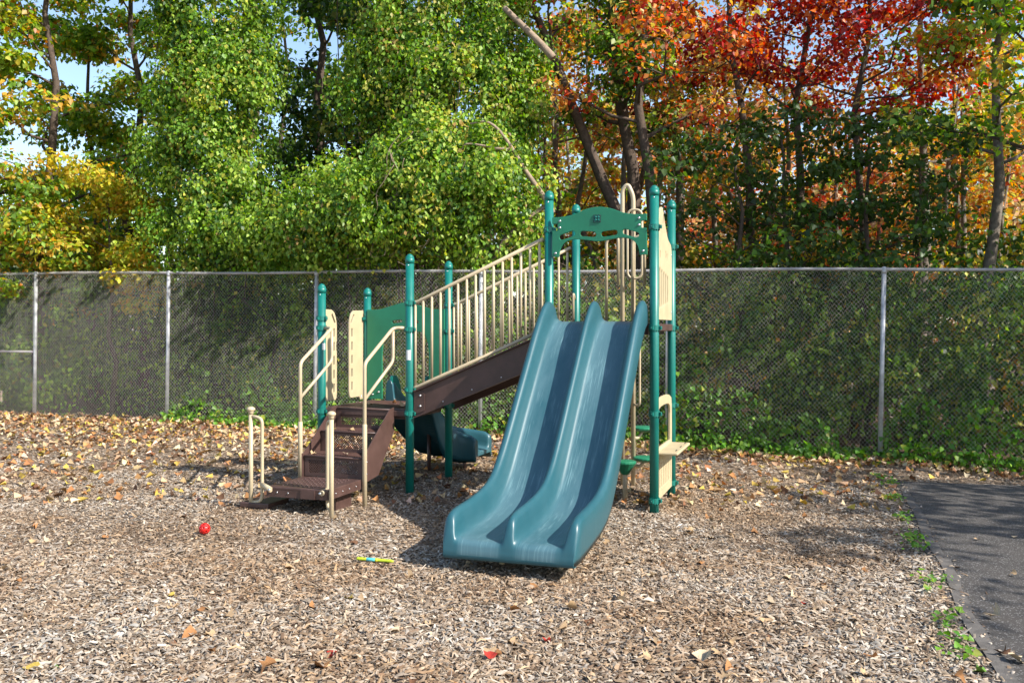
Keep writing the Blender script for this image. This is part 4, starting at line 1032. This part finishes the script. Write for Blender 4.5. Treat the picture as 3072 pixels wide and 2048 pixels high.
# ------------------------------------------------------------------ wood chips
def chips(n, ya, yb, L, W, name, pw=1.0):
    f = rng.random(n) ** pw; Y = ya + (yb - ya) * f; half = Y * (1660 / 2731) + .3
    X = rng.uniform(-1, 1, n) * half
    ok = ~((X > asph_edge(Y) + rng.normal(.05, .07, n)) & (Y < 11.2)) & (Y < fenceY(X) + .15); X = X[ok]; Y = Y[ok]; n = len(X)
    Z = g(X, Y) + bumps(X, Y) + np.abs(rng.normal(.004, .007, n))
    an = rng.uniform(0, math.pi, n); ti = rng.normal(0, .28, n)
    T_ = np.stack([np.cos(an) * np.cos(ti), np.sin(an) * np.cos(ti), np.sin(ti)], 1)
    ro = rng.normal(0, .45, n); S0 = np.stack([-np.sin(an), np.cos(an), np.zeros(n)], 1); U0 = np.cross(T_, S0)
    S_ = S0 * np.cos(ro)[:, None] + U0 * np.sin(ro)[:, None]; U_ = np.cross(T_, S_)
    l = (L * rng.lognormal(0, .38, n))[:, None]; w_ = (W * rng.lognormal(0, .35, n))[:, None]; h = w_ * rng.uniform(.15, .6, (n, 1))
    c = np.stack([X, Y, Z], 1); bend = (rng.normal(0, .12, n))[:, None] * l
    e1 = c - T_ * l / 2; e2 = c + T_ * l / 2
    tp1 = rng.uniform(.3, 1, (n, 1)); tp2 = rng.uniform(.3, 1, (n, 1))
    if ya > 5:
        V = np.stack([e1, c + S_ * w_ / 2 + S_ * bend, c - S_ * w_ / 2 + S_ * bend, c + U_ * h + S_ * bend, e2], 1); F = np.array([[0, 1, 3], [0, 3, 2], [1, 4, 3], [4, 2, 3]]); k_ = 5
    else: V = np.stack([e1 + S_ * w_ / 2 * tp1 - U_ * .002, e1 - S_ * w_ / 2 * tp1 - U_ * .002, c + S_ * w_ / 2 + S_ * bend, c - S_ * w_ / 2 + S_ * bend, c + U_ * h + S_ * bend,
                  e2 + S_ * w_ / 2 * tp2, e2 - S_ * w_ / 2 * tp2], 1)
    if ya < 5: F = np.array([[0, 2, 4], [0, 4, 1], [1, 4, 3], [2, 5, 4], [5, 6, 4], [6, 3, 4]]); k_ = 7
    FA = (np.arange(n)[:, None, None] * k_ + F).reshape(-1, 3)
    pal = np.array([(.31, .25, .19), (.235, .178, .125), (.38, .335, .275), (.33, .30, .265), (.16, .112, .078), (.50, .46, .40), (.35, .26, .17)])
    id_ = rng.choice(7, n, p=[.25, .2, .16, .16, .12, .04, .07]); col = pal[id_] * (1 + rng.normal(0, .16, (n, 1)))
    o = link(name, np_mesh(name, V.reshape(-1, 3), FA, np.repeat(np.clip(col, .02, .8), len(F), 0)), M['chip']); return o
o = chips(92000, 3.9, 7.2, .040, .0115, 'wood_chips', .8); tag(o, 'shredded grey brown wood chips covering the near play area', 'wood chips', kind='stuff')
o = chips(90000, 7.1, 11.0, .042, .0130, 'wood_chips', .8); tag(o, 'wood chips spread around the posts and stairs', 'wood chips', kind='stuff')
o = chips(42000, 10.9, 17.8, .055, .018, 'wood_chips', .8); tag(o, 'wood chips running back to the fence foot', 'wood chips', kind='stuff')

# ------------------------------------------------------------------ fallen leaves
DRY = {'tan': (.46, .31, .17), 'orange brown': (.36, .17, .065), 'yellow': (.46, .33, .07), 'dark brown': (.15, .075, .04), 'red': (.45, .045, .03), 'pale beige': (.55, .42, .27), 'fresh green': (.16, .32, .05)}
LB = {'tan': 'curled tan leaf fallen on the mulch', 'orange brown': 'orange brown maple leaf fallen on the mulch', 'yellow': 'bright yellow leaf fallen on the mulch', 'dark brown': 'shrivelled dark brown leaf fallen on the mulch',
      'red': 'red leaf fallen on the mulch', 'pale beige': 'pale beige dry leaf fallen on the mulch', 'fresh green': 'green leaf fallen on the mulch'}
lm = {k: mat('fallen_leaf_' + k.replace(' ', '_'), c, .7, 0, .25, 25, 0, 60, .2) for k, c in DRY.items()}
def fallen_mesh(shape):
    V, F, nf = leaf_geo(np.zeros((1, 3)), np.array([[0, 0, 1.]]), np.ones(1), 0, shape, .5)
    V = V.copy(); c1, c2 = rng.normal(0, .5), rng.normal(.5, .4)
    V[:, 2] += c1 * V[:, 0] ** 2 + c2 * V[:, 1] ** 2 + .25 * V[:, 0] * V[:, 1] * rng.normal(0, 1) + rng.normal(0, .035, len(V))
    V[:, 2] -= V[:, 2].min(); return np_mesh('fallen_leaf', V, F)
base_me = [fallen_mesh(12 if i < 8 else 6) for i in range(12)]
lmesh = {}
def fallen(x, y, kind, size, z=None):
    i = rng.integers(12); key = (kind, i)
    if key not in lmesh:
        m_ = base_me[i].copy(); m_.materials.append(lm[kind]); lmesh[key] = m_
    o = bpy.data.objects.new('fallen_leaf', lmesh[key]); COL.objects.link(o)
    o.location = (x, y, (gz(x, y) + .006) if z is None else z); s_ = size
    o.rotation_euler = (rng.normal(0, .25), rng.normal(0, .25), rng.uniform(0, 6.28)); o.scale = (s_, s_, s_ * rng.uniform(.6, 1.4))
    if on_asphalt(np.array(x), np.array(y)): lab = LB[kind].replace('on the mulch', 'on the asphalt path'); o.location.z += .012
    elif z is not None: lab = LB[kind].replace('fallen on the mulch', 'lying on the stair treads')
    else: lab = LB[kind]
    tag(o, lab, 'leaf', kind + ' fallen leaves' + (' on the stairs' if z is not None else ''))
kn = list(DRY); pw_ = [.39, .18, .04, .13, .012, .24, .008]
for i in range(270):
    y = 4.3 + (11.5 - 4.3) * rng.random() ** 1.15; x = rng.uniform(-1, 1) * y * .56
    if x > asph_edge(y): x -= 2.5
    fallen(x, y, kn[rng.choice(7, p=pw_)], rng.uniform(.045, .09))
for (a, b, kd, s_) in ((2990, 1835, 'pale beige', .1), (3040, 1700, 'tan', .06), (3010, 1950, 'dark brown', .08), (2930, 1590, 'tan', .05), (3045, 1580, 'pale beige', .06), (3050, 1970, 'pale beige', .11), (190 * .51, 1400 + 1170 * .51, 'yellow', .1),
                       (1590 * .51, 1400 + 1230 * .51, 'orange brown', .11), (1890 * .51, 1400 + 1200 * .51, 'orange brown', .11), (1945 * .51, 1400 + 1130 * .51, 'red', .10), (1120 * .51, 1400 + 1005 * .51, 'orange brown', .1), (2120, 1975, 'pale beige', .12), (1380, 1665, 'orange brown', .1)):
    Y = CAMZ * 2731 / (b - 985); X = (a - 1536) / 2731 * Y; fallen(X, Y, kd, s_)
for (t, s_, z, kd) in ((.30, .30, .675, 'yellow'), (.52, .28, .675, 'tan'), (.27, .60, .46, 'tan'), (.62, .56, .46, 'pale beige'), (.45, -.25, .887, 'tan'), (.75, -.45, .887, 'pale beige'), (.85, -.2, .887, 'tan'), (.6, -.55, .887, 'orange brown')):
    q = P(G, t, s_, z); fallen(q.x, q.y, kd, .075, z + .004)
# leaf drift along the fence
n = 6500; X = rng.uniform(-12, 9.5, n); wdth = np.where(X < -1, 1.5, .5)
Y = fenceY(X) + .25 - np.abs(rng.normal(0, 1, n)) * wdth
n2 = 2600; X2 = rng.uniform(-9, 5, n2); Y2 = rng.uniform(9, 15, n2); X = np.concatenate([X, X2]); Y = np.concatenate([Y, Y2]); ok = Y < fenceY(X) + .3; ok &= ~((X > asph_edge(Y)) & (Y < 11.25)); X, Y = X[ok], Y[ok]
Z = g(X, Y) + bumps(X, Y) + .02 + .06 * rng.random(len(X)) * np.exp(-(fenceY(X) - Y) / .8)
N = np.stack([rng.normal(0, .45, len(X)), rng.normal(-.1, .45, len(X)), np.ones(len(X))], 1)
LP = [(DRY['tan'], 5), (DRY['orange brown'], 3), (DRY['yellow'], 1.6), (DRY['dark brown'], 2), (DRY['pale beige'], 2)]
o = leaves('leaf_litter', np.stack([X, Y, Z], 1), N, .085 * rng.uniform(.55, 1.3, len(X)), LP, None, None, 6, .1, 'dry', fold=.9)
tag(o, 'drift of dry autumn leaves along the fence foot', 'leaf litter', kind='stuff')
